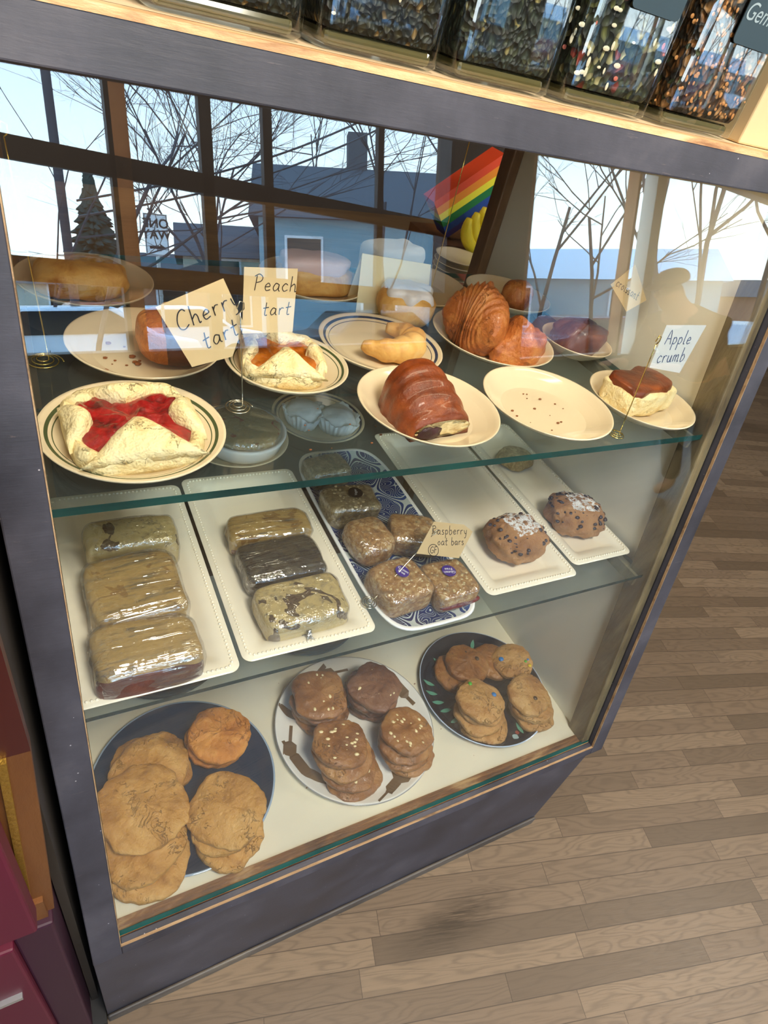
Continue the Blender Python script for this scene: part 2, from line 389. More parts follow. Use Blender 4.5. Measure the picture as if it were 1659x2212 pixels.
M['yellow_candy'] = plain('yellow_candy', rgb(226,196,30), 0.25, var=0.05, coat=0.5)
M['brown_candy'] = plain('brown_candy', rgb(70,50,32), 0.25, var=0.05, coat=0.5)
M['berry'] = plain('dark_berry', rgb(40,22,34), 0.35, var=0.3, vs=90)
def sconemat():
    t = NT('sugar_dusted_scone'); v = t.coords(rnd=2.0)
    col = t.ramp(t.noise(v, 18, 6, 0.6, 0.5), [(0.3, rgb(130,84,50)), (0.55, rgb(180,130,84)), (0.8, rgb(206,162,112))])
    tc = t.n('TexCoord'); sx = t.n('SeparateXYZ'); t.l(tc.outputs['Object'], sx.inputs[0])
    top = t.math('GREATER_THAN', t.math('ADD', sx.outputs[2], t.math('MULTIPLY', sx.outputs[1], 0.35)), 0.046)
    sug = t.math('MULTIPLY', t.math('GREATER_THAN', t.noise(v, 130, 5, 0.8), 0.49), top)
    near = t.math('LESS_THAN', t.math('ABSOLUTE', t.math('SUBTRACT', sx.outputs[0], 0.008)), 0.028)
    sug = t.math('MULTIPLY', sug, near)
    col = t.mix(sug, col, rgb(250,250,250))
    return t.pbr(col, 0.6, 0, t.bump(t.noise(v, 110, 6, 0.7), 1.0, 0.006), 0.3)
M['scone'] = sconemat()
def marble(name, a, b, th=0.55, sc_=16, crust=None):
    t = NT(name); v = t.coords(rnd=3.0)
    f = t.noise(v, sc_, 3, 0.5, 1.8)
    col = t.mix(t.math('GREATER_THAN', f, th), a, b)
    col = t.mix(t.math('MULTIPLY', t.noise(v, 140, 3), 0.35), col, tuple(x*0.5 for x in a[:3])+(1,))
    return t.pbr(col, 0.55, 0, t.bump(t.noise(v, 160, 4), 0.6, 0.003), 0.4)
M['marble'] = marble('marble_loaf', rgb(222,198,134), rgb(70,42,28), 0.56)
M['loaftan'] = marble('tan_loaf', rgb(214,176,104), rgb(176,132,66), 0.6)
M['loafdark'] = marble('dark_loaf', rgb(78,66,44), rgb(48,38,28), 0.5)
M['loafcrust'] = pastry('dark_red_loaf_crust', [(0.3, rgb(58,16,10)), (0.6, rgb(104,40,22)), (0.85, rgb(150,74,34))], 26, 0.35, 0.5, 100)
M['oat'] = pastry('oat_crumble_bar', [(0.25, rgb(132,84,40)), (0.5, rgb(192,142,82)), (0.7, rgb(240,210,152))], 120, 0.6, 1.0, 160)
M['oatgrey'] = pastry('grey_oat_bar', [(0.25, rgb(104,84,54)), (0.5, rgb(160,138,94)), (0.7, rgb(216,196,150))], 100, 0.6, 1.0, 160)
M['jam'] = plain('raspberry_jam', rgb(110,18,34), 0.2, var=0.3, vs=80, bs=0.4)
M['quiche'] = marble('vegetable_quiche', rgb(206,176,112), rgb(190,70,26), 0.66, 40)
# paper, print, wire
M['kraft'] = plain('kraft_card', rgb(214,188,142), 0.8, var=0.1, vs=40)
M['kraftdark'] = plain('kraft_tag', rgb(188,164,122), 0.8, var=0.1, vs=40)
M['creamcard'] = plain('cream_card', rgb(240,226,180), 0.7, var=0.05)
M['bluewhite'] = plain('pale_card', rgb(206,208,206), 0.7, var=0.05)
M['ink'] = plain('black_ink', rgb(24,22,30), 0.5, var=0)
M['blueink'] = plain('blue_ink', rgb(44,66,110), 0.5, var=0)
M['wire'] = plain('silver_wire', rgb(200,196,180), 0.18, 1.0, var=0)
M['goldwire'] = plain('gold_wire', rgb(214,190,110), 0.2, 1.0, var=0)
M['purple'] = plain('purple_sticker', rgb(58,32,130), 0.4, var=0.05)
M['blacksticker'] = plain('black_sticker', rgb(26,16,18), 0.4, var=0.05)
M['white'] = plain('white_print', rgb(240,240,240), 0.5, var=0)
M['brownprint'] = plain('brown_print', rgb(112,88,60), 0.3, var=0.1)
M['tealprint'] = plain('green_leaf_print', rgb(92,160,134), 0.3, var=0.1)
M['paleprint'] = plain('pale_flower_print', rgb(176,206,210), 0.3, var=0.1)
M['redprint'] = plain('red_flower_print', rgb(150,60,50), 0.3, var=0.1)
M['crumbs'] = plain('toasted_crumb', rgb(140,80,36), 0.7, var=0.4, vs=200)
def tea(name, stops, sc_):
    t = NT(name); v = t.coords(scale=(1,1,0.8), rnd=4)
    wn = t.n('VectorMath', operation='ADD'); t.l(v, wn.inputs[0]); s_ = t.n('VectorMath', operation='SCALE'); n_ = t.n('TexNoise'); t.l(v, n_.inputs['Vector']); n_.inputs['Scale'].default_value = 60
    t.l(n_.outputs['Color'], s_.inputs[0]); s_.inputs['Scale'].default_value = 0.012; t.l(s_.outputs[0], wn.inputs[1])
    vc = t.n('TexVoronoi'); t.l(wn.outputs[0], vc.inputs['Vector']); vc.inputs['Scale'].default_value = sc_
    sp = t.n('SeparateColor'); t.l(vc.outputs['Color'], sp.inputs[0])
    col = t.ramp(sp.outputs[0], stops, 'CONSTANT')
    col = t.mix(t.math('MULTIPLY', vc.outputs['Distance'], 1.1, clamp=True), col, (0.004,0.004,0.003,1))
    return t.pbr(col, 0.55, 0, t.bump(vc.outputs['Distance'], 0.8, 0.004), 0.4)
M['tea1'] = tea('dark_leaf_tea', [(0, rgb(30,32,24)), (0.35, rgb(52,54,40)), (0.7, rgb(70,66,44)), (0.93, rgb(150,120,70))], 260)
M['tea2'] = tea('green_leaf_tea', [(0, rgb(38,44,36)), (0.35, rgb(62,70,56)), (0.7, rgb(84,88,64)), (0.95, rgb(168,150,90))], 240)
M['tea3'] = tea('flower_blend_tea', [(0, rgb(40,46,36)), (0.4, rgb(70,76,52)), (0.72, rgb(110,112,62)), (0.86, rgb(196,184,130)), (0.95, rgb(150,60,46))], 170)
M['tea4'] = tea('roasted_rice_tea', [(0, rgb(40,28,16)), (0.3, rgb(84,54,24)), (0.55, rgb(150,96,44)), (0.8, rgb(206,150,90)), (0.93, rgb(76,84,48))], 200)
M['petal'] = plain('pale_petal', rgb(236,222,190), 0.6, var=0.2)
M['rosepetal'] = plain('pink_petal', rgb(206,110,90), 0.6, var=0.2)
M['ricegrain'] = plain('roasted_rice_grain', rgb(206,140,76), 0.6, var=0.3, vs=100)
M['slate'] = plain('slate_label', rgb(44,62,70), 0.5, var=0.1)
M['chalk'] = plain('chalk_writing', rgb(150,166,170), 0.7, var=0.2, vs=100)
M['blacklid'] = plain('black_lid', rgb(20,20,20), 0.4, var=0)
# neighbours
M['maroon'] = plain('maroon_lacquer', rgb(92,6,40), 0.55, var=0.25, vs=5)
M['plum'] = plain('plum_lacquer', rgb(52,8,36), 0.55, var=0.25, vs=5)
M['darkred'] = plain('dark_red_wood', rgb(64,16,12), 0.4, var=0.3, vs=8)
M['copper'] = pastry('orange_brown_wood', [(0.3, rgb(84,46,22)), (0.6, rgb(118,74,36)), (0.85, rgb(132,100,46))], 12, 0.5, 0.3, 80, (1,1,0.2))
M['gold'] = plain('gold_beaded_trim', rgb(190,150,64), 0.35, 0.8, var=0.3, vs=60, bs=0.6, bscale=300)
M['silver'] = plain('silver_strip', rgb(200,206,210), 0.25, 0.8, var=0)
M['grime'] = plain('brown_black_board', rgb(44,36,28), 0.6, var=0.4, vs=9)
M['teal'] = plain('teal_cloth', rgb(50,150,160), 0.7, var=0.2)
M['blackish'] = plain('black_board', rgb(22,22,26), 0.6, var=0.2)
# room
M['wall'] = plain('warm_grey_wall', rgb(150,136,120), 0.8, var=0.12, vs=3)
M['walldark'] = plain('dark_brown_wall', rgb(74,58,46), 0.7, var=0.2, vs=3)
M['ceil'] = plain('white_ceiling', rgb(222,218,208), 0.8, var=0.05, vs=3)
M['counter'] = pastry('dark_counter_wood', [(0.3, rgb(70,52,34)), (0.6, rgb(112,86,56)), (0.85, rgb(136,108,76))], 8, 0.5, 0.3, 60, (0.2,1,1))
M['yellow'] = pastry('banana_peel', [(0.2, rgb(150,130,20)), (0.4, rgb(226,198,30)), (0.8, rgb(238,214,60))], 14, 0.45, 0.1, 60)
M['bagwhite'] = plain('white_reflection_bag', rgb(226,220,206), 0.7, var=0.1)
def rainbow():
    t = NT('rainbow_stripes'); tc = t.n('TexCoord'); sx = t.n('SeparateXYZ'); t.l(tc.outputs['Generated'], sx.inputs[0])
    st = [(0.0, rgb(52,44,120)), (0.14, rgb(24,70,150)), (0.30, rgb(20,120,60)), (0.48, rgb(236,224,50)), (0.64, rgb(236,140,30)), (0.82, rgb(220,70,30))]
    return t.pbr(t.ramp(sx.outputs[2], st, 'CONSTANT'), 0.45)
M['rainbow'] = rainbow()
# street
M['asphalt'] = plain('asphalt', rgb(150,168,186), 0.9, var=0.2, vs=1)
M['grass'] = plain('winter_grass', rgb(150,158,150), 0.9, var=0.3, vs=2)
M['bark'] = plain('bare_bark', rgb(58,62,72), 0.9, var=0.3, vs=6)
M['needle'] = plain('conifer_needles', rgb(28,66,62), 0.9, var=0.4, vs=5)
M['siding'] = plain('blue_grey_siding', rgb(140,172,182), 0.8, var=0.1, vs=2)
M['brickpink'] = plain('salmon_brick', rgb(176,120,96), 0.8, var=0.25, vs=5)
M['creamwall'] = plain('cream_siding', rgb(206,200,184), 0.8, var=0.1, vs=2)
M['roof'] = plain('grey_shingles', rgb(76,84,92), 0.9, var=0.2, vs=6)
M['snowroof'] = plain('white_roof', rgb(226,230,236), 0.8, var=0.05, vs=3)
M['carwhite'] = plain('white_car_paint', rgb(226,232,240), 0.2, var=0)
M['carred'] = plain('red_car_paint', rgb(120,30,28), 0.2, var=0)
M['cardark'] = plain('dark_car_paint', rgb(40,44,52), 0.2, var=0)
M['carglass'] = plain('car_window_glass', rgb(24,34,44), 0.1, var=0)
M['tyre'] = plain('tyre_rubber', rgb(20,20,22), 0.8, var=0)
M['skin'] = plain('skin', rgb(190,140,110), 0.5, var=0.05)
M['jacket'] = plain('tan_jacket_cloth', rgb(96,80,62), 0.9, var=0.15, vs=20)
M['trousers'] = plain('dark_trousers_cloth', rgb(40,42,52), 0.9, var=0.15, vs=20)
M['cap'] = plain('dark_cap_cloth', rgb(34,32,36), 0.8, var=0.1)

# ------------------------------------------------------------------ stroke writing (handwritten cards)
GL = {
 'C': (0.62, [[(0.6,0.85),(0.45,1.0),(0.2,0.85),(0.05,0.45),(0.12,0.1),(0.35,0.0),(0.6,0.15)]]),
 'P': (0.6, [[(0.1,0.0),(0.16,0.95)],[(0.0,0.9),(0.3,1.05),(0.55,0.85),(0.45,0.6),(0.14,0.5)]]),
 'A': (0.62, [[(0.0,0.0),(0.3,1.0),(0.6,0.0)],[(0.1,0.4),(0.52,0.4)]]),
 'R': (0.6, [[(0.08,0.0),(0.12,0.95)],[(0.0,0.92),(0.4,0.95),(0.48,0.7),(0.12,0.52),(0.55,0.0)]]),
 'G': (0.62, [[(0.6,0.85),(0.4,1.0),(0.1,0.75),(0.05,0.25),(0.3,0.0),(0.6,0.15),(0.6,0.45),(0.35,0.45)]]),
 'F': (0.5, [[(0.08,0.0),(0.12,0.95),(0.5,0.98)],[(0.1,0.52),(0.42,0.54)]]),
 'a': (0.5, [[(0.42,0.42),(0.2,0.5),(0.04,0.22),(0.16,0.0),(0.38,0.18),(0.43,0.45),(0.42,0.08),(0.52,0.0)]]),
 'b': (0.46, [[(0.08,1.0),(0.08,0.02),(0.3,0.02),(0.42,0.25),(0.28,0.5),(0.09,0.35)]]),
 'c': (0.42, [[(0.4,0.42),(0.22,0.5),(0.04,0.25),(0.18,0.0),(0.42,0.1)]]),
 'e': (0.44, [[(0.04,0.25),(0.38,0.3),(0.26,0.5),(0.06,0.3),(0.14,0.02),(0.42,0.08)]]),
 'h': (0.48, [[(0.08,1.0),(0.06,0.0)],[(0.07,0.3),(0.28,0.5),(0.38,0.35),(0.4,0.0),(0.5,0.04)]]),
 'i': (0.2, [[(0.08,0.48),(0.1,0.02),(0.2,0.04)],[(0.08,0.7),(0.1,0.74)]]),
 'l': (0.24, [[(0.12,1.0),(0.08,0.1),(0.22,0.02)]]),
 'm': (0.7, [[(0.05,0.48),(0.06,0.0)],[(0.06,0.35),(0.24,0.5),(0.32,0.0)],[(0.32,0.35),(0.52,0.5),(0.58,0.0),(0.68,0.04)]]),
 'n': (0.46, [[(0.05,0.48),(0.06,0.0)],[(0.06,0.34),(0.28,0.5),(0.36,0.0),(0.46,0.04)]]),
 'o': (0.46, [[(0.25,0.5),(0.05,0.28),(0.2,0.0),(0.42,0.2),(0.25,0.5)]]),
 'p': (0.46, [[(0.07,0.5),(0.06,-0.42)],[(0.07,0.35),(0.26,0.5),(0.42,0.26),(0.26,0.02),(0.08,0.1)]]),
 'r': (0.38, [[(0.06,0.48),(0.08,0.0)],[(0.07,0.3),(0.2,0.48),(0.36,0.46)]]),
 's': (0.38, [[(0.34,0.45),(0.14,0.48),(0.1,0.32),(0.32,0.18),(0.26,0.0),(0.04,0.04)]]),
 't': (0.4, [[(0.2,0.9),(0.16,0.05),(0.34,0.02)],[(0.0,0.5),(0.4,0.56)]]),
 'u': (0.46, [[(0.05,0.48),(0.08,0.06),(0.3,0.04),(0.38,0.48),(0.4,0.02),(0.48,0.04)]]),
 'y': (0.46, [[(0.05,0.48),(0.16,0.1),(0.36,0.12)],[(0.42,0.5),(0.3,-0.3),(0.1,-0.42)]]),
 ' ': (0.35, []),
}
def write(mb, txt, x, y, h, r, z=0.0009, slope=0.0, seed=1):
    rnd = random.Random(seed)
    for ch in txt:
        w, st = GL[ch]
        for s in st:
            # smooth the polyline a little
            pts = []
            for i in range(len(s)-1):
                a = Vector((*s[i],0)); b = Vector((*s[i+1],0))
                p = Vector((*s[i-1],0)) if i else a; q = Vector((*s[i+2],0)) if i+2 < len(s) else b
                for k in range(4):
                    u = k/4; u2 = u*u; u3 = u2*u
                    pts.append(0.5*((2*a)+(-p+b)*u+(2*p-5*a+4*b-q)*u2+(-p+3*a-3*b+q)*u3))
            pts.append(Vector((*s[-1],0)))
            mb.tube([(x+p.x*h+p.y*h*0.12, y+p.y*h+slope*(p.x*h), z) for p in pts], r, 4)
        x += (w+0.14)*h; y += slope*(w+0.14)*h
    return x

def basis(center, right, up):
    r = Vector(right).normalized(); u = Vector(up); u = (u - r*u.dot(r)).normalized(); n = r.cross(u)
    m = Matrix((r, u, n)).transposed().to_4x4(); m.translation = Vector(center); return m

def card(poly, center, right, up, mat, lines, label, name='price_card', ink=None, group=None, thick=0.0007, extra=None):
    e = empty(name, (0,0,0), label=label, cat='sign', group=group); e.matrix_world = basis(center, right, up)
    mb = MB(); mb.prism(poly, 0, thick); mb.build('card', mat, e)
    t = MB(); sd = 1
    for (s, x, y, h, r, sl) in lines: write(t, s, x, y, h, r, thick+0.0002, sl, sd); sd += 1
    if extra: extra(t, thick+0.0002)
    if t.v: t.build('handwriting', ink or M['ink'], e)
    return e

# ------------------------------------------------------------------ room shell
def st(name, mb, mat, **kw): return tag(mb.build(name, mat, **kw), kind='structure')
RP = [(-3,-2.5+3*0.2586),(13,-2.5-13*0.2586),(13,3.2),(-3,3.2)]
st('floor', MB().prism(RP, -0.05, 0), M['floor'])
st('ceiling', MB().prism(RP, 2.62, 2.7), M['ceil'])
st('wall_back', MB().box(-3, 13, 3.0, 3.1, 0, 2.62), M['walldark'])
st('wall_left', MB().box(-3.1, -3.0, -1.8, 3.1, 0, 2.62), M['wall'])
st('wall_right', MB().box(13.0, 13.1, -5.8, 3.1, 0, 2.62), M['wall'])
# window wall behind the photographer: runs along the floor boards
WA = math.radians(-14.5); WP = Vector((0, -2.5, 0))
def wu(xm):   # distance along the wall seen at x on the plane y=-2.5 from the mirrored eye
    s = 3.178/(3.18-0.2586*xm); return (0.009+(xm-0.009)*s)/math.cos(WA)
FW = []
def wmb(): return MB()
ztop, zs, zs2 = 2.5, ZO+0.56, ZO+0.40
def wst(name, mb, mat):
    o = mb.build(name, mat, loc=WP, rot=(0,0,WA)); return tag(o, kind='structure')
uA0, uA1, uB0, uB1, uC0, uC1 = -0.9, wu(2.15), wu(2.74), wu(3.61), wu(3.86), wu(6.2)
m = MB(); m.box(-3.2, uA0, -0.15, 0, 0, 2.62); m.box(uA0, uA1, -0.15, 0, 0, zs-0.03); m.box(uA0, uC1, -0.15, 0, ztop+0.03, 2.62)
m.box(uA1, uB0, -0.15, 0, 0, ztop+0.03); m.box(uB0, uC1, -0.15, 0, 0, zs2-0.03); m.box(uC1, 13.4, -0.15, 0, 0, 2.62)
wst('wall_front', m, M['walldark'])
# large window with mullions
w1 = wst('window_1', MB().box(uA0, uA1, -0.1, 0.03, zs-0.03, zs).box(uA0, uA1, -0.1, 0.0, ztop, ztop+0.03).box(uA1-0.03, uA1, -0.1, 0.01, zs, ztop).box(uA0, uA0+0.03, -0.1, 0.01, zs, ztop), M['darkwood'])
tm = MB().box(wu(0.405), wu(0.470), -0.03, 0.0, zs, ztop); tm.build('tan_post', M['tanwood'], w1)
mm = MB().box(wu(0.385), wu(0.405), -0.03, 0.0, zs, ztop)
for a, b in ((0.775,0.83),(1.07,1.115),(1.685,1.72)): mm.box(wu(a), wu(b), -0.03, 0.0, zs, ztop)
# transoms drop very slightly to the right
def rail(mb, u0, u1, za, zb, y0=-0.055, y1=0.012, s=-0.028):
    P = []
    for dz in (za, zb):
        for u, y in ((u0,y0),(u1,y0),(u1,y1),(u0,y1)): P.append((u, y, ZO+dz+s*u))
    mb.hexa(P)
rail(mm, uA0, uA1, 1.33, 1.42, -0.03, 0.0)
mm.build('mullion', M['darkwood'], w1)
lr = MB(); rail(lr, uA0, uA1, 0.865, 0.965, -0.055, 0.02); lr.build('lower_rail', M['copper'], w1)
MB().box(uA0, uA1, -0.045, -0.04, zs, ztop).build('pane', M['clear'], w1)
w2 = wst('window_2', MB().box(uB0-0.03, uB1+0.03, -0.1, 0.02, zs2-0.03, zs2).box(uB0-0.03, uB0, -0.1, 0.01, zs2, ztop).box(uB1, uB1+0.05, -0.1, 0.01, zs2, ztop).box(uB0, uB1, -0.1, 0, ztop, ztop+0.03), M['tanwood'])
MB().box(uB0, uB1, -0.045, -0.04, zs2, ztop).build('pane', M['clear'], w2)
w3 = wst('window_3', MB().box(uC0-0.2, uC0, -0.1, 0.03, zs2, ztop).box(uC0-0.2, uC1, -0.1, 0.02, zs2-0.03, zs2), M['cream'])
MB().box(uC0, uC1, -0.045, -0.04, zs2, ztop).build('pane', M['clear'], w3)

# ------------------------------------------------------------------ display case
XR = 0.855
case = empty('display_case', (0.43, 0.4, 0), label='dark painted bakery display case with leaning glass front full of pastries', cat='display case')
def cpart(mb, name, mat, smooth=False, bevel=0, label=None):
    mb.xf(Matrix.Translation((-0.43,-0.4,0))); o = mb.build(name, mat, case, smooth, bevel=bevel)
    if label: o['label'] = label
    return o
fr = MB(); fr.sbox(-0.036, 0.0, 0, 0.03, -0.02, 0.983)
fr.sbox(XR+0.012, 0.9, 0, 0.03, -0.02, 0.983)
fr.sbox(0.0, XR+0.012, 0, 0.03, 0.948, 0.983)
fr.sbox(0.0, XR+0.012, 0, 0.012, -0.02, 0.0)
cpart(fr, 'front_frame', M['paint'], bevel=0.0015)
we = MB(); we.sbox(-0.0007, 0.0003, -0.0004, 0.004, 0.0, 0.948); we.sbox(XR+0.0116, XR+0.0124, -0.0004, 0.004, 0.0, 0.948)
we.sbox(0.0, XR+0.012, -0.0004, 0.003, -0.0003, 0.0006)
cpart(we, 'worn_edge', M['worndull'], label='bare wood edge worn through the paint')
te = MB(); te.sbox(-0.036, 0.9, -0.0006, 0.02, 0.979, 0.984); cpart(te, 'worn_top_edge', M['worn'])
cpart(MB().sbox(XR-0.008, XR+0.012, 0.014, 0.055, 0.0, 0.948), 'inner_post', M['olive'], bevel=0.002)
cpart(MB().sbox(-0.02, 0.0, 0.03, 0.055, 0.0, 0.948), 'inner_post', M['olive'], bevel=0.002)
lp = MB(); lp.box(0.0, XR+0.01, 0.012, 0.034, ZO-0.012, ZO+0.002)
cpart(lp, 'deck_lip', M['lip'])
gt = MB(); gt.sbox(0.0, XR+0.012, 0.0125, 0.0165, 0.002, 0.948); cpart(gt, 'front_glass', M['pane'])
ge = MB(); ge.sbox(0.0, XR+0.01, 0.0120, 0.0172, 0.0012, 0.0042); cpart(ge, 'glass_bottom_edge', M['glassedge'])
bs = MB(); bs.box(-0.036, 0.868, 0.0, 0.02, 0.0, ZO-0.02); cpart(bs, 'base_panel', M['paint'], bevel=0.001)
sk = MB(); sk.box(-0.036, 0.868, -0.006, 0.0, 0.0, 0.03); cpart(sk, 'skirting_strip', M['skirt'], bevel=0.003)
# side walls: slanted front edge
def side(x0, x1, ya=0.028, yb=0.8):
    mb = MB(); poly = [(0.02,-ZO),(yb,-ZO),(yb,0.948),(SL*0.948+ya,0.948),(ya,0.0)]
    n = len(poly); vs = [(x0,y,z+ZO) for y,z in poly]+[(x1,y,z+ZO) for y,z in poly]
    mb.add(vs, [tuple(range(n)), tuple(range(n,2*n))[::-1]]+[(i,n+i,n+(i+1)%n,(i+1)%n) for i in range(n)]); return mb
cpart(side(XR+0.001, XR+0.006, 0.03, 0.77), 'side_lining', M['cream'])
cpart(side(XR+0.006, 0.9), 'side_panel', M['paint'])
cpart(side(-0.036, -0.03), 'side_panel', M['paint'])
cpart(side(-0.03, -0.025, 0.03, 0.77), 'side_lining', M['cream'])
dk = MB(); dk.box(-0.025, XR+0.001, 0.034, 0.62, ZO-0.02, ZO); cpart(dk, 'deck', M['deck'])
tb = MB(); tb.box(-0.036, 0.9, SL*0.983+0.018, 0.8, ZO+0.953, ZO+0.984); cpart(tb, 'top_board', M['top'])
rp = MB(); rp.box(XR-0.022, XR+0.001, 0.765, 0.80, 0, ZO+0.953); cpart(rp, 'rear_post', M['brownwood'], bevel=0.003)
rp = MB(); rp.box(-0.025, 0.0, 0.765, 0.80, 0, ZO+0.953); cpart(rp, 'rear_post', M['brownwood'])
rp = MB(); rp.box(0.0, XR-0.022, 0.775, 0.80, ZO+0.91, ZO+0.953); cpart(rp, 'rear_rail', M['brownwood'])
# strip lamp under the top rail
ln = MB(); ln.box(0.03, 0.82, 0.236, 0.264, ZO+0.9435, ZO+0.953); cpart(ln, 'lamp_housing', M['white'])
# shelf brackets and shelves
for z, n in ((S1, 0), (S2, 1)):
    y0 = SL*(z-ZO)+0.03
    br = MB(); br.box(XR-0.014, XR+0.001, y0, 0.72, z-0.030, z-0.0095); cpart(br, 'shelf_bracket', M['olive'])
    br = MB(); br.box(-0.025, -0.012, y0, 0.72, z-0.030, z-0.0095); cpart(br, 'shelf_bracket', M['olive'])
def shelf(z, y0, y1, th, lab, edge):
    mb = MB(); x0, x1 = -0.022, XR-0.004
    mb.hexa([(x0,y0,z-th),(x1,y0,z-th),(x1,y1,z-th),(x0,y1,z-th),(x0,y0,z),(x1,y0,z),(x1,y1,z),(x0,y1,z)])
    mb.mi = [0,0,1,1,1,1]
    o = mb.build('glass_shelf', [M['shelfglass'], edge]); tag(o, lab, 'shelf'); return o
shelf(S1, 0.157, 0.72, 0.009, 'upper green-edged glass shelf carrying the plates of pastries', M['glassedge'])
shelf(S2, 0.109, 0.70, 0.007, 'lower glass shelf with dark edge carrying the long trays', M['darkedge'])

# ------------------------------------------------------------------ plates
def plate(name, R, x, y, z, mat, label, cat='plate', H=0.019, group=None, flat=0.0, seg=72):
    if mat is M['china']: H = 0.024; flat = -0.04
    f = 0.55+flat
    prof = [(0,0),(f*R,0),(f*R+0.004,0.002),(0.94*R,H-0.006),(0.992*R,H-0.002),(R,H-0.0008),(0.995*R,H),(0.965*R,H-0.0006),((f+0.12)*R,0.0068),((f+0.07)*R,0.0055),((f+0.02)*R,0.005),(0,0.005)]
    if H == 0.024: prof = prof[:7]+[(0.975*R,H-0.0004),(0.93*R,H-0.004),(0.84*R,H-0.0105),(0.74*R,0.0082),(0.64*R,0.006),(0.5*R,0.005),(0,0.005)]
    o = MB().lathe(prof, seg).build(name, mat, None, True, loc=(x,y,z)); tag(o, label, cat, group)
    return o
PH = 0.0055   # height of the well above the shelf
plate('plate', 0.0855, 0.080, 0.243, S1, M['china_green'], 'cream plate with green bands under the cherry tart')
plate('plate', 0.0765, 0.276, 0.364, S1, M['china_green2'], 'cream plate with green bands under the peach tart')
plate('plate', 0.0885, 0.430, 0.411, S1, M['china_blue'], 'cream plate with blue bands under the curled pastry')
plate('plate', 0.085, 0.118, 0.407, S1, M['china'], 'plain cream plate with crumbs under the chocolate glazed roll')
plate('plate', 0.083, 0.074, 0.578, S1, M['china'], 'plain cream plate at far left under the flat turnover')
plate('plate', 0.0895, 0.416, 0.246, S1, M['china'], 'plain cream plate under the cut chocolate croissant')
plate('plate', 0.0905, 0.597, 0.235, S1, M['china'], 'empty cream plate with a few crumbs')
plate('plate', 0.0790, 0.770, 0.226, S1, M['china'], 'plain cream plate under the cheese pastry by the right post')
plate('plate', 0.0970, 0.629, 0.419, S1, M['china'], 'plain cream plate under the two croissants')
plate('plate', 0.0950, 0.590, 0.614, S1, M['china'], 'plain cream plate behind the iced danish')
plate('plate', 0.0800, 0.772, 0.583, S1, M['china'], 'plain cream plate far right behind the croissants, under a small bun')
plate('plate', 0.0600, 0.792, 0.405, S1, M['china'], 'small cream plate under the dark sticky bun')
plate('plate', 0.0850, 0.402, 0.612, S1, M['china'], 'plain cream plate under the long iced loaf pastry')
plate('plate', 0.0900, 0.279, 0.556, S2, M['china'], 'cream plate under the wrapped quiche dish')
plate('plate', 0.0870, 0.450, 0.603, S2, M['china_blue'], 'blue banded plate under the two white powdered pastries')
CK1 = plate('plate', 0.143, 0.123, 0.188, DK, M['navy'], 'dark blue plate under the peanut butter cookies', flat=0.2, H=0.016)
CK2 = plate('plate', 0.1475, 0.4275, 0.190, DK, M['white_plate'], 'white plate printed with brown cutlery under the nut cookies', flat=0.2, H=0.016)
CK3 = plate('plate', 0.1345, 0.714, 0.186, DK, M['ink_plate'], 'dark navy plate printed with leaves and flowers under the candy cookies', flat=0.2, H=0.016)
plate('plate', 0.118, 0.138, 0.458, DK, M['ink_plate'], 'dark plate at the back of the deck under the left tray', flat=0.2)
plate('plate', 0.118, 0.424, 0.468, DK, M['navy'], 'dark blue plate at the back of the deck behind the nut cookies', flat=0.2)

# printed motifs following the plate surface
def pz(r, R, H=0.016, f=0.75):
    pts = [(0,0.005),((f+0.02)*R,0.005),((f+0.07)*R,0.0055),((f+0.12)*R,0.0068),(0.965*R,H-0.0006),(R,H)]
    for (a,za),(b,zb) in zip(pts, pts[1:]):
        if r <= b: return za+(zb-za)*(r-a)/(b-a)
    return H
def motif(mb, R, ang, rc, length, width, kind='leaf', turn=0.0, n=10):
    c = Vector((math.cos(ang)*rc, math.sin(ang)*rc)); t = ang+PI/2+turn
    d = Vector((math.cos(t), math.sin(t))); q = Vector((-d.y, d.x)); top = []; bot = []
    for i in range(n+1):
        u = i/n
        if kind == 'leaf': w = width*math.sin(PI*u)**0.8+0.0002
        elif kind == 'knife': w = width*(0.35 if u < 0.4 else (1.0 if u < 0.85 else (1-u)/0.15+0.02))
        elif kind == 'fork': w = width*(0.25 if u < 0.6 else 1.0)
        else: w = width
        p = c + d*length*(u-0.5)
        for s, L in ((1, top), (-1, bot)):
            v = p + q*w*s; r = min(v.length, R*0.985); v = v.normalized()*r
            L.append((v.x, v.y, pz(r, R)+0.0005))
    vs = top+bot; m_ = n+1
    mb.add(vs, [(i, i+1, m_+i+1, m_+i) for i in range(n)])
    if kind == 'fork':
        pass
mb = MB()
for k, (a, rc, l, w, kd, tn) in enumerate([(q0,q1,q2*1.1,q3*1.7,q4,q5) for q0,q1,q2,q3,q4,q5 in [(3.35,0.125,0.075,0.006,'knife',0.1),(3.05,0.122,0.055,0.007,'fork',-0.3),(3.65,0.120,0.06,0.005,'leaf',0.2),(5.1,0.118,0.085,0.010,'knife',0.15),(5.5,0.124,0.05,0.006,'leaf',-0.2),(4.75,0.13,0.05,0.005,'fork',0.4),(1.9,0.124,0.07,0.007,'knife',0.2),(1.5,0.12,0.05,0.006,'fork',0),(2.6,0.125,0.05,0.004,'leaf',1.2),(0.3,0.125,0.06,0.006,'knife',0),(5.95,0.118,0.06,0.006,'knife',0.3)]]):
    mb = MB(); motif(mb, 0.1475, a, rc, l, w, kd, tn); mb.build('cutlery_print', M['brownprint'], CK2)
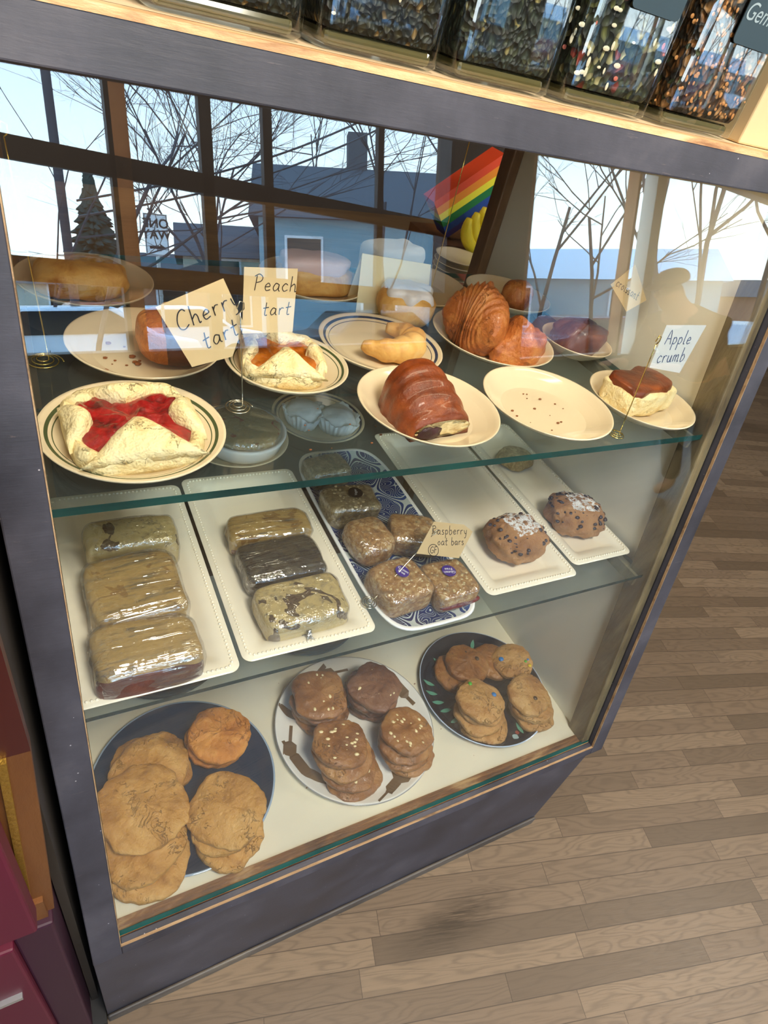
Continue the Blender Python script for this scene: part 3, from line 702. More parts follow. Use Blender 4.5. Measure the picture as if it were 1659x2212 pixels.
for a in (2.75,2.95,3.35,3.6,3.15,4.55,4.95,5.3,1.2,0.9,2.2):
    mb = MB(); motif(mb, 0.1345, a, 0.108+0.006*math.sin(a*5), 0.026, 0.004, 'leaf', 1.3); mb.build('leaf_print', M['tealprint'], CK3)
for a in (4.15,4.75,5.1,5.6):
    mb = MB(); motif(mb, 0.1345, a, 0.116, 0.014, 0.006, 'leaf', 0.4); mb.build('flower_print', M['paleprint'], CK3)
    mb = MB(); motif(mb, 0.1345, a+0.09, 0.110, 0.009, 0.004, 'leaf', 1.0); mb.build('bud_print', M['redprint'], CK3)

# ------------------------------------------------------------------ trays
def rrect(hx, hy, r, n=6):
    pts = []
    for cx, cy, a0 in ((hx-r,hy-r,0),(-hx+r,hy-r,PI/2),(-hx+r,-hy+r,PI),(hx-r,-hy+r,3*PI/2)):
        for i in range(n+1):
            a = a0+PI/2*i/n; pts.append((cx+r*math.cos(a), cy+r*math.sin(a)))
    return pts
def tray(x0, x1, y0, y1, z, label, rz=0.0):
    hx, hy = (x1-x0)/2, (y1-y0)/2
    e = empty('serving_tray', ((x0+x1)/2, (y0+y1)/2, z), rz, label, 'tray', 'cream beaded trays on the lower shelf')
    L = []
    for ins, zz in ((0.030,0.0),(0.012,0.006),(0.001,0.0135),(0.0,0.0155),(0.0018,0.017),(0.012,0.0165),(0.023,0.0150),(0.031,0.0065),(0.036,0.005)):
        r = max(0.012-ins*0.2, 0.006)
        L.append([(px,py,zz) for px,py in rrect(hx-ins, hy-ins, r)])
    MB().loops(L).build('dish', M['tray'], e, True).modifiers.new('edge','EDGE_SPLIT').split_angle = math.radians(50)
    b = MB(); P = rrect(hx-0.0075, hy-0.0075, 0.009, 5)
    per = 0; last = None; step = 0.0052; pts = P+[P[0]]; acc = 0
    for a, c in zip(pts, pts[1:]):
        a = Vector(a); c = Vector(c); ln_ = (c-a).length
        while acc < ln_:
            p = a+(c-a)*(acc/max(ln_,1e-9)); b.ball((p.x,p.y,0.0172), 0.0019, 6, 4); acc += step
        acc -= ln_
    b.build('beaded_border', M['tray'], e, True)
    return e
tray(-0.012, 0.165, 0.110, 0.452, S2, 'long cream beaded tray at far left under the big wrapped loaf')
tray(0.170, 0.346, 0.118, 0.462, S2, 'long cream beaded tray under the three wrapped loaf slices')
tray(0.532, 0.708, 0.128, 0.535, S2, 'long cream beaded tray with one sugar-dusted scone, next to the blue tray')
tray(0.714, 0.846, 0.146, 0.535, S2, 'cream beaded tray nearest the right post under the berry scone')
# blue patterned tray
bt = empty('patterned_tray', (0.437, 0.303, S2), label='long white tray printed with blue scrolls under the wrapped oat bars', cat='tray')
def sup(a, b, e, n=56): return [(a*math.copysign(abs(math.cos(2*PI*i/n))**e, math.cos(2*PI*i/n)), b*math.copysign(abs(math.sin(2*PI*i/n))**e, math.sin(2*PI*i/n))) for i in range(n)]
L = []
for ins, zz in ((0.022,0.0),(0.003,0.010),(0.0,0.0125),(0.0008,0.0145),(0.0038,0.0145),(0.006,0.0135)):
    L.append([(x,y,zz) for x,y in sup(0.083-ins, 0.199-ins, 0.42)])
MB().loops(L, True, False).build('rim', M['whiterim'], bt, True)
L = []
for ins, zz in ((0.006,0.0135),(0.016,0.0085),(0.026,0.005),(0.05,0.0048)):
    L.append([(x,y,zz) for x,y in sup(0.083-ins, 0.199-ins, 0.42)])
MB().loops(L, False, True).build('printed_well', M['damask'], bt, True)

# ------------------------------------------------------------------ tarts
def tart(name, s, x, y, z, rz, fill, label, dough='dough', seed=0):
    e = empty(name, (x,y,z), rz, label, 'tart', None)
    N = 30; L = []
    def outline(k): 
        a = 2*PI*k/64; c, q = math.cos(a), math.sin(a); p = 0.52
        rr = 1+0.05*nz(c,q,0,2.0,seed)
        return s*rr*math.copysign(abs(c)**p,c), s*rr*math.copysign(abs(q)**p,q)
    for f, zz in ((0.80,0.0),(0.97,0.002),(1.02,0.010),(1.0,0.020),(0.93,0.026),(0.82,0.022),(0.74,0.014),(0.3,0.012)):
        L.append([(outline(k)[0]*f, outline(k)[1]*f, zz*(1+0.25*nz(outline(k)[0],outline(k)[1],zz,40,seed)) if zz else 0) for k in range(64)])
    MB().loops(L).build('crust', M[dough], e, True)
    L = []
    for f, zz in ((0.84,0.014),(0.82,0.021),(0.72,0.023),(0.62,0.023),(0.52,0.0235),(0.42,0.024),(0.32,0.024),(0.22,0.024),(0.1,0.024)):
        L.append([(outline(k)[0]*f, outline(k)[1]*f, zz+0.006*nz(outline(k)[0]*f,outline(k)[1]*f,0,110,seed+4)) for k in range(64)])
    MB().loops(L).build('filling', M[fill], e, True)
    for k in range(4):
        ang = -PI/2+k*PI/2; d = Vector((math.cos(ang), math.sin(ang))); q = Vector((-d.y, d.x))
        reach = [0.08,0.55,0.50,0.58][k]; wid = [0.95,0.62,0.74,0.60][k]; hh = [0.018,0.017,0.015,0.018][k]
        top = []; bot = []; NA, NB = 16, 14
        for j in range(NB+1):
            b = j/NB; rt = []; rb_ = []
            for i in range(NA+1):
                a = i/NA*2-1
                w = s*wid*(1-b)**(1.0 if k == 0 else 0.62)
                dist = s*(1.0-(1-reach)*b)
                P = d*dist + q*(a*w)
                lump = 0.16*nz(P.x,P.y,k,55,seed+k)
                prof = max(0.0, 1-abs(a)**2.6)**0.55*(0.5+0.9*math.sin(PI*min(1,0.15+b*0.8)))*(1 if b < 0.94 else 0.55)
                zt = 0.018+hh*(prof+lump)*(0.55+0.6*b)
                P2 = P*(1+0.03*nz(P.x,P.y,5,80,seed))
                rt.append((P2.x,P2.y,zt)); rb_.append((P2.x*0.99,P2.y*0.99,0.017))
            top.append(rt); bot.append(rb_)
        mb = MB(); W = NA+1
        vs = [p for r in top for p in r]+[p for r in bot for p in r]; off = W*(NB+1); fs = []
        for j in range(NB):
            for i in range(NA):
                o = j*W+i; fs.append((o,o+1,o+W+1,o+W)); fs.append((off+o,off+o+W,off+o+W+1,off+o+1))
        for i in range(NA): fs.append((i, off+i, off+i+1, i+1)); o = NB*W+i; fs.append((o, o+1, off+o+1, off+o))
        for j in range(NB): o = j*W; fs.append((o, o+W, off+o+W, off+o)); o = j*W+NA; fs.append((o, off+o, off+o+W, o+W))
        mb.add(vs, fs); mb.build('pastry_flap', M[dough], e, True)
    return e
tart('cherry_tart', 0.060, 0.078, 0.240, S1+PH, 0.06, 'cherry', 'square puff pastry tart with bright red cherry filling', seed=1)
tart('peach_tart', 0.050, 0.268, 0.362, S1+PH, -0.18, 'peach', 'square puff pastry tart with amber peach filling', seed=5)

# ------------------------------------------------------------------ pastries on the upper shelf
def croissant(R, thick, bend, mat, seed, ridges=7, height=1.0):
    # crescent: tapered tube along an arc with wrap ridges
    L = []; N = 44; seg = 24
    for k in range(N+1):
        u = k/N*2-1; a = u*bend
        c = Vector((R*math.sin(a), -R*math.cos(a)+R, 0))
        t = Vector((math.cos(a), math.sin(a), 0)); q = Vector((-t.y, t.x, 0))
        step = (abs(u)*ridges) % 1.0
        rr = thick*max(0.05,(1-abs(u)**2.2))**0.75*(1+0.16*(1-step)-0.08)
        row = []
        for i in range(seg):
            b = 2*PI*i/seg; d = 1+0.10*nz(c.x+math.cos(b)*rr, c.y, math.sin(b)*rr, 35, seed)
            z = rr*math.sin(b)*d*height
            p = c+q*(rr*math.cos(b)*d); row.append((p.x, p.y, max(z+thick*0.8*height, 0.0)))
        L.append(row)
    return MB().loops(L)
croissant(0.05, 0.036, 1.1, None, 2, height=1.45).build('croissant', M['croissant'], None, True, loc=(0.588,0.418,S1+PH), rot=(0,0,2.0)).name
o = bpy.data.objects['croissant']; tag(o, 'tall brown croissant at the left of its plate', 'croissant')
def peak(x, y, z):
    k = 0.75+1.15*math.exp(-((x+0.012)/0.017)**2)+0.5*math.exp(-((x-0.036)/0.014)**2)
    if z > 0: z *= k
    return x, y*(0.8+0.25*math.cos(x*60)), z
o = MB().blob(0.056,0.036,0.027,0.75,0.8,0.12,34,12,84,40,cz=0.016,zmin=0.0,shape=peak).build('croissant', M['croissant'], None, True, loc=(0.648,0.378,S1+PH), rot=(0,0,0.1)); tag(o, 'golden peaked croissant at the right of the two-croissant plate', 'croissant')
# cut chocolate croissant
cc = empty('chocolate_croissant', (0.405,0.250,S1+PH), 0.12, 'glossy dark brown chocolate croissant with its cut end showing filling', 'croissant')
def cut_loaf(k=1.0, front=0.0):
    L = []; N = 26; seg = 40
    for i in range(N+1):
        t = i/N; y = -0.050+0.100*t
        w = 0.047*(1.0 if t < 0.4 else max(0.02, 1-((t-0.4)/0.6)**2.6)**0.5)*(0.93+0.07*min(1,t*4))
        h = (0.029+0.032*math.sin(PI*min(1.0, 0.06+t*0.95)*0.62)**1.2) if t < 0.75 else 0.0585*max(0.05,(1-((t-0.75)/0.25)**2.2))**0.5
        ridge = 1+0.022*math.sin(t*34)
        row = []
        for j in range(seg):
            a = PI*2*j/seg; c_, s_ = math.cos(a), math.sin(a)
            x = w*ridge*math.copysign(abs(c_)**0.75, c_); z = h*ridge*max(0.0, s_)**0.8 if s_ > 0 else 0.0
            n = 1+0.05*nz(x,y,z,38,4)
            row.append((x*n, y+0.004*nz(x,0,z,60,2)*(1 if t < 0.1 else 0), z*n))
        L.append(row)
    return MB().loops(L)
cc.rotation_euler = (0,0,0.10)
cut_loaf().build('crust', M['darkcrust'], cc, True)
fc = []
for rr_ in (1.0, 0.7, 0.35, 0.02):
    fc.append([(0.0405*rr_*math.copysign(abs(math.cos(a))**0.75, math.cos(a)), -0.0515-0.0015*(1-rr_)+0.0012*nz(math.cos(a)*rr_,math.sin(a)*rr_,0,6,2), 0.0115+(0.0125 if math.sin(a) > 0 else 0.009)*rr_*math.sin(a)) for a in [2*PI*i/40 for i in range(40)]])
MB().loops(fc, True, True).build('cut_face', M['crumb'], cc, True)
MB().blob(0.017,0.004,0.0078,0.9,1.0,0.3,120,8,32,16,cz=0.0105,c0=(-0.019,-0.0525,0)).build('chocolate_filling', M['choc'], cc, True)
# chocolate glazed roll
cr = empty('chocolate_roll', (0.156,0.397,S1+PH), -0.05, 'brown rolled pastry glazed with chocolate on the plate with crumbs', 'pastry')
MB().blob(0.047,0.032,0.028,0.6,0.6,0.06,24,6,48,24,cz=0.028,zmin=0).build('crust', M['croissant'], cr, True)
MB().blob(0.036,0.0335,0.0295,0.55,0.55,0.03,24,6,48,24,cz=0.0287,zmin=0.004,c0=(0.004,0,0)).build('chocolate_glaze', M['chocroll'], cr, True)
MB().blob(0.012,0.012,0.008,1,1,0.1,60,2,24,12,cz=0.0,c0=(-0.012,0.0,0.060)).build('pastry_knob', M['dough_gold'], cr, True)
# flat turnover far left
o = MB().blob(0.056,0.040,0.022,0.7,0.75,0.12,26,9,56,26,cz=0.018,zmin=0).build('apple_turnover', M['dough_gold'], None, True, loc=(0.068,0.578,S1+PH), rot=(0,0,0.1)); tag(o, 'flat golden turnover on the far left plate', 'pastry')
# curled pastry on blue banded plate
def curl():
    L = []; N = 50; seg = 20
    for k in range(N+1):
        u = k/N; a = -2.6+3.7*u; R = 0.040
        c = Vector((R*1.15*math.cos(a), R*0.9*math.sin(a)+0.01, 0)); t = Vector((-math.sin(a)*1.15, math.cos(a)*0.9, 0)).normalized(); q = Vector((-t.y,t.x,0))
        rr = 0.019*max(0.12, math.sin(PI*min(1,max(0,u*0.94+0.03))))**0.5*(1+0.08*math.sin(u*40))
        L.append([tuple(c+q*(rr*math.cos(2*PI*i/seg))*(1+0.1*nz(c.x,c.y,i,40,3))+Vector((0,0,max(rr*math.sin(2*PI*i/seg)+0.017,0)))) for i in range(seg)])
    return MB().loops(L)
o = curl().build('curled_pastry', M['dough_gold'], None, True, loc=(0.432,0.402,S1+PH)); tag(o, 'golden horseshoe-shaped pastry on the blue banded plate', 'pastry')
# iced danish
ic_ = empty('iced_danish', (0.520,0.512,S1), -0.1, 'round danish topped with white icing behind the curled pastry', 'danish')
MB().blob(0.046,0.040,0.026,0.7,0.9,0.1,30,3,48,24,zmin=0).build('pastry_base', M['dough_gold'], ic_, True)
def icesh(x,y,z): return x*(1+0.12*math.sin(6*math.atan2(y,x))), y*(1+0.12*math.sin(6*math.atan2(y,x))), z
MB().blob(0.040,0.035,0.014,0.7,0.9,0.12,30,4,48,20,cz=0.046,shape=icesh).build('icing', M['icing'], ic_, True)
# iced loaf pastry
lf = empty('loaf_pastry', (0.398,0.600,S1+PH), -0.05, 'long loaf pastry with pale pink icing on the back row', 'pastry')
MB().blob(0.060,0.030,0.022,0.5,0.6,0.07,30,4,48,22,zmin=0).build('pastry_base', M['dough_gold'], lf, True)
MB().blob(0.054,0.027,0.014,0.5,0.6,0.12,36,5,48,20,cz=0.044).build('icing', plain('pink_icing', rgb(226,196,190), 0.5, var=0.2, vs=60, bs=0.4), lf, True)
# small bun far right and dark bun
o = MB().blob(0.026,0.026,0.026,0.8,0.9,0.12,40,6,36,20,zmin=0).build('pastry_bun', M['croissant'], None, True, loc=(0.768,0.552,S1+PH)); tag(o, 'small brown bun on the far right plate', 'pastry')
o = MB().blob(0.048,0.034,0.024,0.7,0.7,0.2,36,7,48,24,zmin=0).build('sticky_bun', M['chocroll'], None, True, loc=(0.792,0.405,S1+PH)); tag(o, 'dark sticky bun near the right side wall', 'pastry')
# cheese pastry by the right post
cp = empty('cheese_pastry', (0.768,0.238,S1+PH), 0.16, 'square puff pastry with browned top and pale layered sides by the right post', 'pastry')
MB().blob(0.056,0.036,0.019,0.35,0.45,0.12,34,2,64,26,zmin=0).build('pastry_layers', M['dough'], cp, True)
MB().blob(0.050,0.030,0.009,0.4,0.42,0.16,40,5,56,20,cz=0.036).build('browned_top', M['darkcrust'], cp, True)

# crumbs
def crumbs(n, x, y, z, rx, ry, seed, label, sz=0.0014):
    rnd = random.Random(seed); mb = MB()
    for i in range(n):
        a = rnd.uniform(0,2*PI); r = math.sqrt(rnd.random())
        s = sz*rnd.uniform(0.4,1.5); mb.ball((rx*r*math.cos(a), ry*r*math.sin(a), s*0.5), s, 5, 3, (1.4,1,0.6))
    o = mb.build('crumbs', M['crumbs'], None, False, loc=(x,y,z)); tag(o, label, 'crumbs', kind='stuff')
crumbs(14, 0.590, 0.235, S1+PH, 0.05, 0.045, 3, 'brown crumbs on the empty cream plate')
crumbs(12, 0.085, 0.395, S1+PH, 0.025, 0.04, 5, 'dark crumbs beside the chocolate glazed roll', 0.0022)
crumbs(60, 0.43, 0.19, DK, 0.40, 0.15, 8, 'tiny crumbs scattered over the cream deck', 0.0011)
crumbs(16, 0.3, 0.25, S1, 0.26, 0.07, 9, 'pale crumbs scattered on the upper glass shelf', 0.0012)

# ------------------------------------------------------------------ wire holders and cards
def holder(x, y, z, top, mat, label, R=0.016):
    e = MB(); pts = []
    for i in range(60):
        a = i/60*2*PI*3; r = R*(1-0.75*i/60); pts.append((x+r*math.cos(a), y+r*math.sin(a), z+0.0012+0.004*i/60))
    c = Vector(pts[-1]); tp = Vector(top)
    for i in range(1,7): pts.append(c+(tp-c)*(i/6))
    e.tube(pts, 0.0007, 5)
    d = (tp-c).normalized()
    e.tube([tp, tp+d*0.004+Vector((0.004,0,0)), tp+d*0.010+Vector((0.004,0,0)), tp+d*0.012, tp+d*0.004+Vector((-0.003,0,0))], 0.0007, 5)
    cx = (x, y, z); e.v = [(p[0]-x, p[1]-y, p[2]-z) for p in e.v]
    o = e.build('sign_holder', mat, None, True, loc=cx); tag(o, label, 'sign holder')
holder(0.196, 0.292, S1, (0.190,0.292,ZO+0.755), M['wire'], 'spiral wire holder standing between the cherry and peach tarts')
holder(0.012, 0.402, S1, (0.006,0.402,ZO+0.86), M['goldwire'], 'spiral wire holder beside the left post', 0.019)
holder(0.684, 0.176, S1, (0.672,0.180,ZO+0.775), M['goldwire'], 'gold spiral wire holder right of the empty plate', 0.013)
holder(0.352, 0.160, S2+0.0185, (0.452,0.200,ZO+0.478), M['wire'], 'spiral wire holder leaning over the oat bars', 0.012)
holder(0.560, 0.520, S1, (0.560,0.520,ZO+0.90), M['goldwire'], 'tall thin wire holder behind the croissants', 0.010)
A20 = math.radians(24)
card([(-0.030,-0.034),(0.012,-0.040),(0.036,-0.012),(0.034,0.036),(-0.036,0.034)], (0.158,0.298,ZO+0.738), (math.cos(A20),0,math.sin(A20)), (-0.42,0.15,0.9), M['kraft'],
     [('Cherry', -0.026, 0.004, 0.019, 0.0006, 0.05), ('tart', -0.010, -0.022, 0.018, 0.0006, 0.05)], 'kraft paper card handwritten Cherry tart', group='handwritten kraft cards')
card([(-0.030,-0.036),(0.028,-0.034),(0.030,0.034),(-0.029,0.033)], (0.236,0.338,ZO+0.748), (1,0,0.0), (0,0.2,1), M['kraft'],
     [('Peach', -0.019, 0.010, 0.016, 0.0005, 0.0), ('tart', -0.008, -0.016, 0.015, 0.0005, 0.05)], 'kraft paper card handwritten Peach tart', group='handwritten kraft cards')
card([(-0.044,-0.026),(0.020,-0.034),(0.046,0.030),(-0.034,0.028)], (0.752,0.205,ZO+0.757), (1,0,-0.02), (0.1,0.3,1), M['bluewhite'],
     [('Apple', -0.028, 0.004, 0.018, 0.0006, 0.02), ('crumb', -0.034, -0.020, 0.018, 0.0006, 0.05)], 'pale card with slanting blue writing above the cheese pastry', ink=M['blueink'])
card([(-0.045,-0.006),(0.015,-0.028),(0.050,0.0),(-0.010,0.034)], (0.792,0.352,ZO+0.772), (1,0,-0.3), (0.25,0.3,1), M['kraftdark'],
     [('croissant', -0.034, -0.004, 0.013, 0.0005, -0.05)], 'dark kraft card above the sticky bun')
def gf(t, z):
    cx, cy, r = -0.026, -0.014, 0.009
    t.tube([(cx+r*math.cos(a*PI/12), cy+r*0.9*math.sin(a*PI/12), z) for a in range(25)], 0.0005, 4)
    write(t, 'GF', cx-0.006, cy-0.004, 0.009, 0.0005, z)
card([(-0.056,-0.018),(-0.022,0.026),(0.034,0.022),(0.050,0.012),(0.020,-0.026)], (0.478,0.196,ZO+0.468), (0.98,0.0,-0.20), (0.05,0.72,0.66), M['kraftdark'],
     [('Raspberry', -0.027, 0.008, 0.0125, 0.0005, 0.0), ('oat bars', -0.018, -0.007, 0.011, 0.0005, 0.0)], 'kraft tag handwritten Raspberry oat bars with a circled GF', group='handwritten kraft cards', extra=gf)
cb = empty('folded_card', (0.512,0.555,S1+0.001), -0.06, 'folded cream card standing on the back row beside the loaf pastry', 'card')
mb = MB(); mb.hexa([(-0.062,-0.022,0),(0.062,-0.022,0),(0.062,-0.021,0),(-0.062,-0.021,0),(-0.060,0,0.083),(0.060,0,0.075),(0.060,0.001,0.075),(-0.060,0.001,0.083)])
mb.hexa([(-0.062,0.022,0),(0.062,0.022,0),(0.062,0.023,0),(-0.062,0.023,0),(-0.060,0,0.083),(0.060,0,0.075),(0.060,0.001,0.075),(-0.060,0.001,0.083)])
mb.build('card', M['creamcard'], cb)

# ------------------------------------------------------------------ lower shelf food
def wrapped(name, hx, hy, h, x, y, z, rz, body, label, cat, wrap='wrapx', seed=1, e1=0.3, e2=0.3, amp=0.06, group=None, grow=0.0016):
    e = empty(name, (x,y,z), rz, label, cat, group)
    MB().blob(hx, hy, h/2, e1, e2, amp, 30, seed, 56, 26, cz=h/2, zmin=0.0).build('cake' if cat != 'bar' else 'bar', M[body], e, True)
    g = grow
    MB().blob(hx+g, hy+g, h/2+g, e1*1.15, e2*1.1, amp*1.1, 30, seed, 72, 34, cz=h/2+0.0002, zmin=0.0002, shape=lambda a,b,c: (a*(1+0.012*nz(a,b,c,160,seed)), b*(1+0.012*nz(a,b,c,160,seed)), c*(1+0.03*nz(a,b,c,110,seed)))).build('plastic_wrap', M[wrap], e, True)
    return e
TZ = S2+0.0052
wrapped('marble_slice', 0.054, 0.026, 0.058, 0.080, 0.318, TZ, -0.03, 'marble', 'marbled loaf slice standing behind the big wrapped loaf', 'cake', 'wrap', 11)
wrapped('wrapped_loaf', 0.052, 0.052, 0.052, 0.071, 0.235, TZ, 0.04, 'loaftan', 'rear half of the tightly wrapped loaf, whitish under its plastic', 'cake', 'wrapx', 12, 0.32, 0.34, grow=0.003)
wl = wrapped('wrapped_loaf', 0.055, 0.036, 0.050, 0.069, 0.150, TZ, 0.0, 'loaftan', 'front half of the wrapped loaf with a dark red crust end', 'cake', 'wrapx', 13, 0.4, 0.36, grow=0.003)
MB().blob(0.0555,0.012,0.021,0.6,0.6,0.05,40,4,48,22,cz=0.021,zmin=0.0005,c0=(0,-0.027,0)).build('end_crust', M['loafcrust'], wl, True)
o = wrapped('loaf_slice', 0.057, 0.026, 0.036, 0.262, 0.318, TZ, -0.03, 'loaftan', 'tan loaf slice with dark bottom crust, rearmost of the three wrapped slices', 'cake', 'wrapx', 14)
MB().blob(0.0575,0.006,0.008,0.6,0.6,0.03,40,4,40,16,cz=0.009,zmin=0.0005,c0=(0,-0.0215,0)).build('bottom_crust', M['loafcrust'], o, True)
wrapped('loaf_slice', 0.055, 0.036, 0.038, 0.258, 0.250, TZ, 0.02, 'loafdark', 'dark loaf slice with streaky wrap, middle of the three wrapped slices', 'cake', 'wrapx', 15)
o = wrapped('loaf_slice', 0.056, 0.036, 0.040, 0.258, 0.172, TZ, 0.03, 'marble', 'chocolate marbled loaf slice, front of the three wrapped slices', 'cake', 'wrap', 16)
mb = MB(); rnd = random.Random(4)
for k in range(7):
    a = -2.2+k*0.25; mb.tube([(-0.004,-0.037,0.022),(0.004*math.cos(a)-0.004,-0.042,0.012),(0.016*math.cos(a)-0.004,-0.048+0.006*math.sin(a*3),0.006+0.004*rnd.random())],[0.0035,0.002,0.0006],5)
mb.build('wrap_tail', M['wrap'], o, True)

def sticker(parent, x, y, z, r, mat, lines, rot, tilt=(0,0), size=0.006):
    s = MB().lathe([(0,0),(r,0),(r,0.0004),(0,0.0004)], 32).build('sticker', mat, parent, loc=(x,y,z), rot=(tilt[0],tilt[1],rot))
    for i, t in enumerate(lines):
        font_mesh(t, size, 'lettering', M['white'], s, (0, (len(lines)-1)*size*0.45-i*size*0.9, 0.0007), (0,0,0))
    return s
BZ = S2+0.0052
G = 'wrapped oat bars on the blue tray'
wrapped('oat_bar', 0.036, 0.026, 0.034, 0.398, 0.436, BZ, 0.1, 'oatgrey', 'wrapped bar at the far end of the blue tray, bulging in its plastic', 'bar', 'wrap', 21, group=G)
b1 = wrapped('oat_bar', 0.042, 0.030, 0.042, 0.400, 0.342, BZ, -0.05, 'oatgrey', 'grey wrapped bar with a black Vegan sticker', 'bar', 'wrap', 22, group=G)
sticker(b1, 0.006, 0.004, 0.0455, 0.0115, M['blacksticker'], ['Vegan'], 1.35)
wrapped('oat_bar', 0.032, 0.036, 0.046, 0.396, 0.262, BZ, 0.15, 'oat', 'golden brown wrapped bar left of the middle of the blue tray', 'bar', 'wrap', 23, 0.6, 0.6, group=G)
wrapped('oat_bar', 0.036, 0.030, 0.038, 0.470, 0.262, BZ, -0.35, 'oat', 'wrapped bar tucked under the handwritten tag', 'bar', 'wrap', 24, group=G)
b2 = wrapped('oat_bar', 0.037, 0.036, 0.042, 0.400, 0.171, BZ, 0.12, 'oat', 'wrapped bar with a folded purple sticker at the front of the blue tray', 'bar', 'wrap', 25, group=G)
sticker(b2, 0.004, 0.006, 0.0452, 0.010, M['purple'], ['Gluten','Free'], -1.0, (0,0.12), 0.006)
b3 = wrapped('oat_bar', 0.035, 0.035, 0.034, 0.477, 0.160, BZ, 0.05, 'oat', 'wrapped bar with a flat purple Gluten Free sticker and jam showing', 'bar', 'wrap', 26, group=G)
sticker(b3, 0.0, 0.008, 0.0372, 0.0105, M['purple'], ['Gluten','Free'], 2.9, (0,0), 0.0065)
MB().blob(0.0345,0.006,0.006,0.8,0.6,0.1,60,4,40,14,cz=0.011,zmin=0.001,c0=(0.002,-0.031,0)).build('jam_layer', M['jam'], b3, True)

def scone(x, y, z, s, rz, label, seed, nb, shape='scone_body'):
    e = empty('berry_scone', (x,y,z), rz, label, 'scone'); rnd = random.Random(seed)
    MB().blob(s, s*0.86, 0.027, 0.72, 0.78, 0.12, 62, seed, 96, 50, zmin=0).build('scone_crumb', M['scone'], e, True)
    mb = MB()
    for i in range(nb):
        a = rnd.uniform(0, 2*PI); el = rnd.uniform(0.05, 1.2); sp = lambda w, q: math.copysign(abs(w)**q, w)
        p = (s*0.97*sp(math.cos(el),0.66)*sp(math.cos(a),0.72), s*0.835*sp(math.cos(el),0.66)*sp(math.sin(a),0.72), 0.026+0.0255*sp(math.sin(el),0.66))
        mb.ball(p, rnd.uniform(0.0022,0.0042), 8, 5, (1.1,1,0.8))
    mb.build('berries', M['berry'], e, True); return e
scone(0.634, 0.212, TZ, 0.050, 0.1, 'round blueberry scone dusted with white sugar on the tray beside the blue one', 3, 46)
scone(0.782, 0.238, TZ, 0.050, -0.3, 'chocolate-studded scone dusted with sugar on the tray by the right post', 5, 90)
o = MB().blob(0.036,0.032,0.014,0.7,0.8,0.14,36,8,48,22,zmin=0).build('flat_scone', M['oatgrey'], None, True, loc=(0.785,0.418,TZ), rot=(0,0,0.2)); tag(o, 'pale flat scone at the back of the right tray, partly under the upper shelf', 'scone')

for bar_, sd_, hh_ in ((b1,1,0.0425),(b2,2,0.0425),(b3,3,0.0345)):
    rnd = random.Random(sd_); mb = MB()
    for i in range(46):
        px, py = rnd.uniform(-0.028,0.028), rnd.uniform(-0.027,0.027); sz_ = rnd.uniform(0.001,0.0022)
        mb.ball((px,py,hh_-0.0008-14*(px*px*px*px+py*py*py*py)*400*0.1), sz_, 6, 4, (1.3,1,0.5))
    mb.build('oat_flakes', M['nut'], bar_, True)

# quiche dish
q = empty('quiche_dish', (0.290,0.548,S2+PH), 0, 'round white dish of vegetable quiche covered in plastic wrap', 'quiche')
MB().lathe([(0,0),(0.055,0),(0.064,0.010),(0.070,0.030),(0.072,0.036),(0.068,0.037),(0.065,0.032),(0,0.030)], 48).build('dish', M['whiterim'], q, True)
MB().blob(0.062,0.062,0.012,0.7,1.0,0.08,50,3,48,16,cz=0.036).build('quiche_filling', M['quiche'], q, True)
MB().blob(0.067,0.067,0.020,0.75,1.0,0.10,26,7,56,20,cz=0.038,zmin=0.026).build('plastic_wrap', M['wrap'], q, True)
# powdered pastries in paper liners
for k, (x, y, r, lab) in enumerate(((0.418,0.600,0.036,'white powdered pastry in a paper liner, left of the pair'),(0.476,0.575,0.038,'white powdered pastry in a paper liner, right of the pair'))):
    e = empty('powdered_pastry', (x,y,S2+PH), k*0.7, lab, 'pastry', 'powdered pastries on the blue banded plate')
    L = []
    for f, z in ((0.72,0.0),(0.85,0.010),(1.05,0.030),(0.98,0.030),(0.8,0.012),(0.68,0.004)):
        L.append([(r*f*(1+0.05*math.sin(24*a)+0.07*math.sin(3*a+k))*math.cos(a), r*f*(1+0.05*math.sin(24*a)+0.07*math.sin(3*a+k))*math.sin(a), z*(1+0.15*math.sin(5*a))) for a in [2*PI*i/120 for i in range(120)]])
    MB().loops(L).build('paper_liner', M['paperliner'], e, True)
    MB().blob(r*0.86,r*0.86,0.020,0.9,0.9,0.16,40,k+3,40,22,cz=0.024,zmin=0.004).build('pastry_top', M['whitepuff'], e, True)

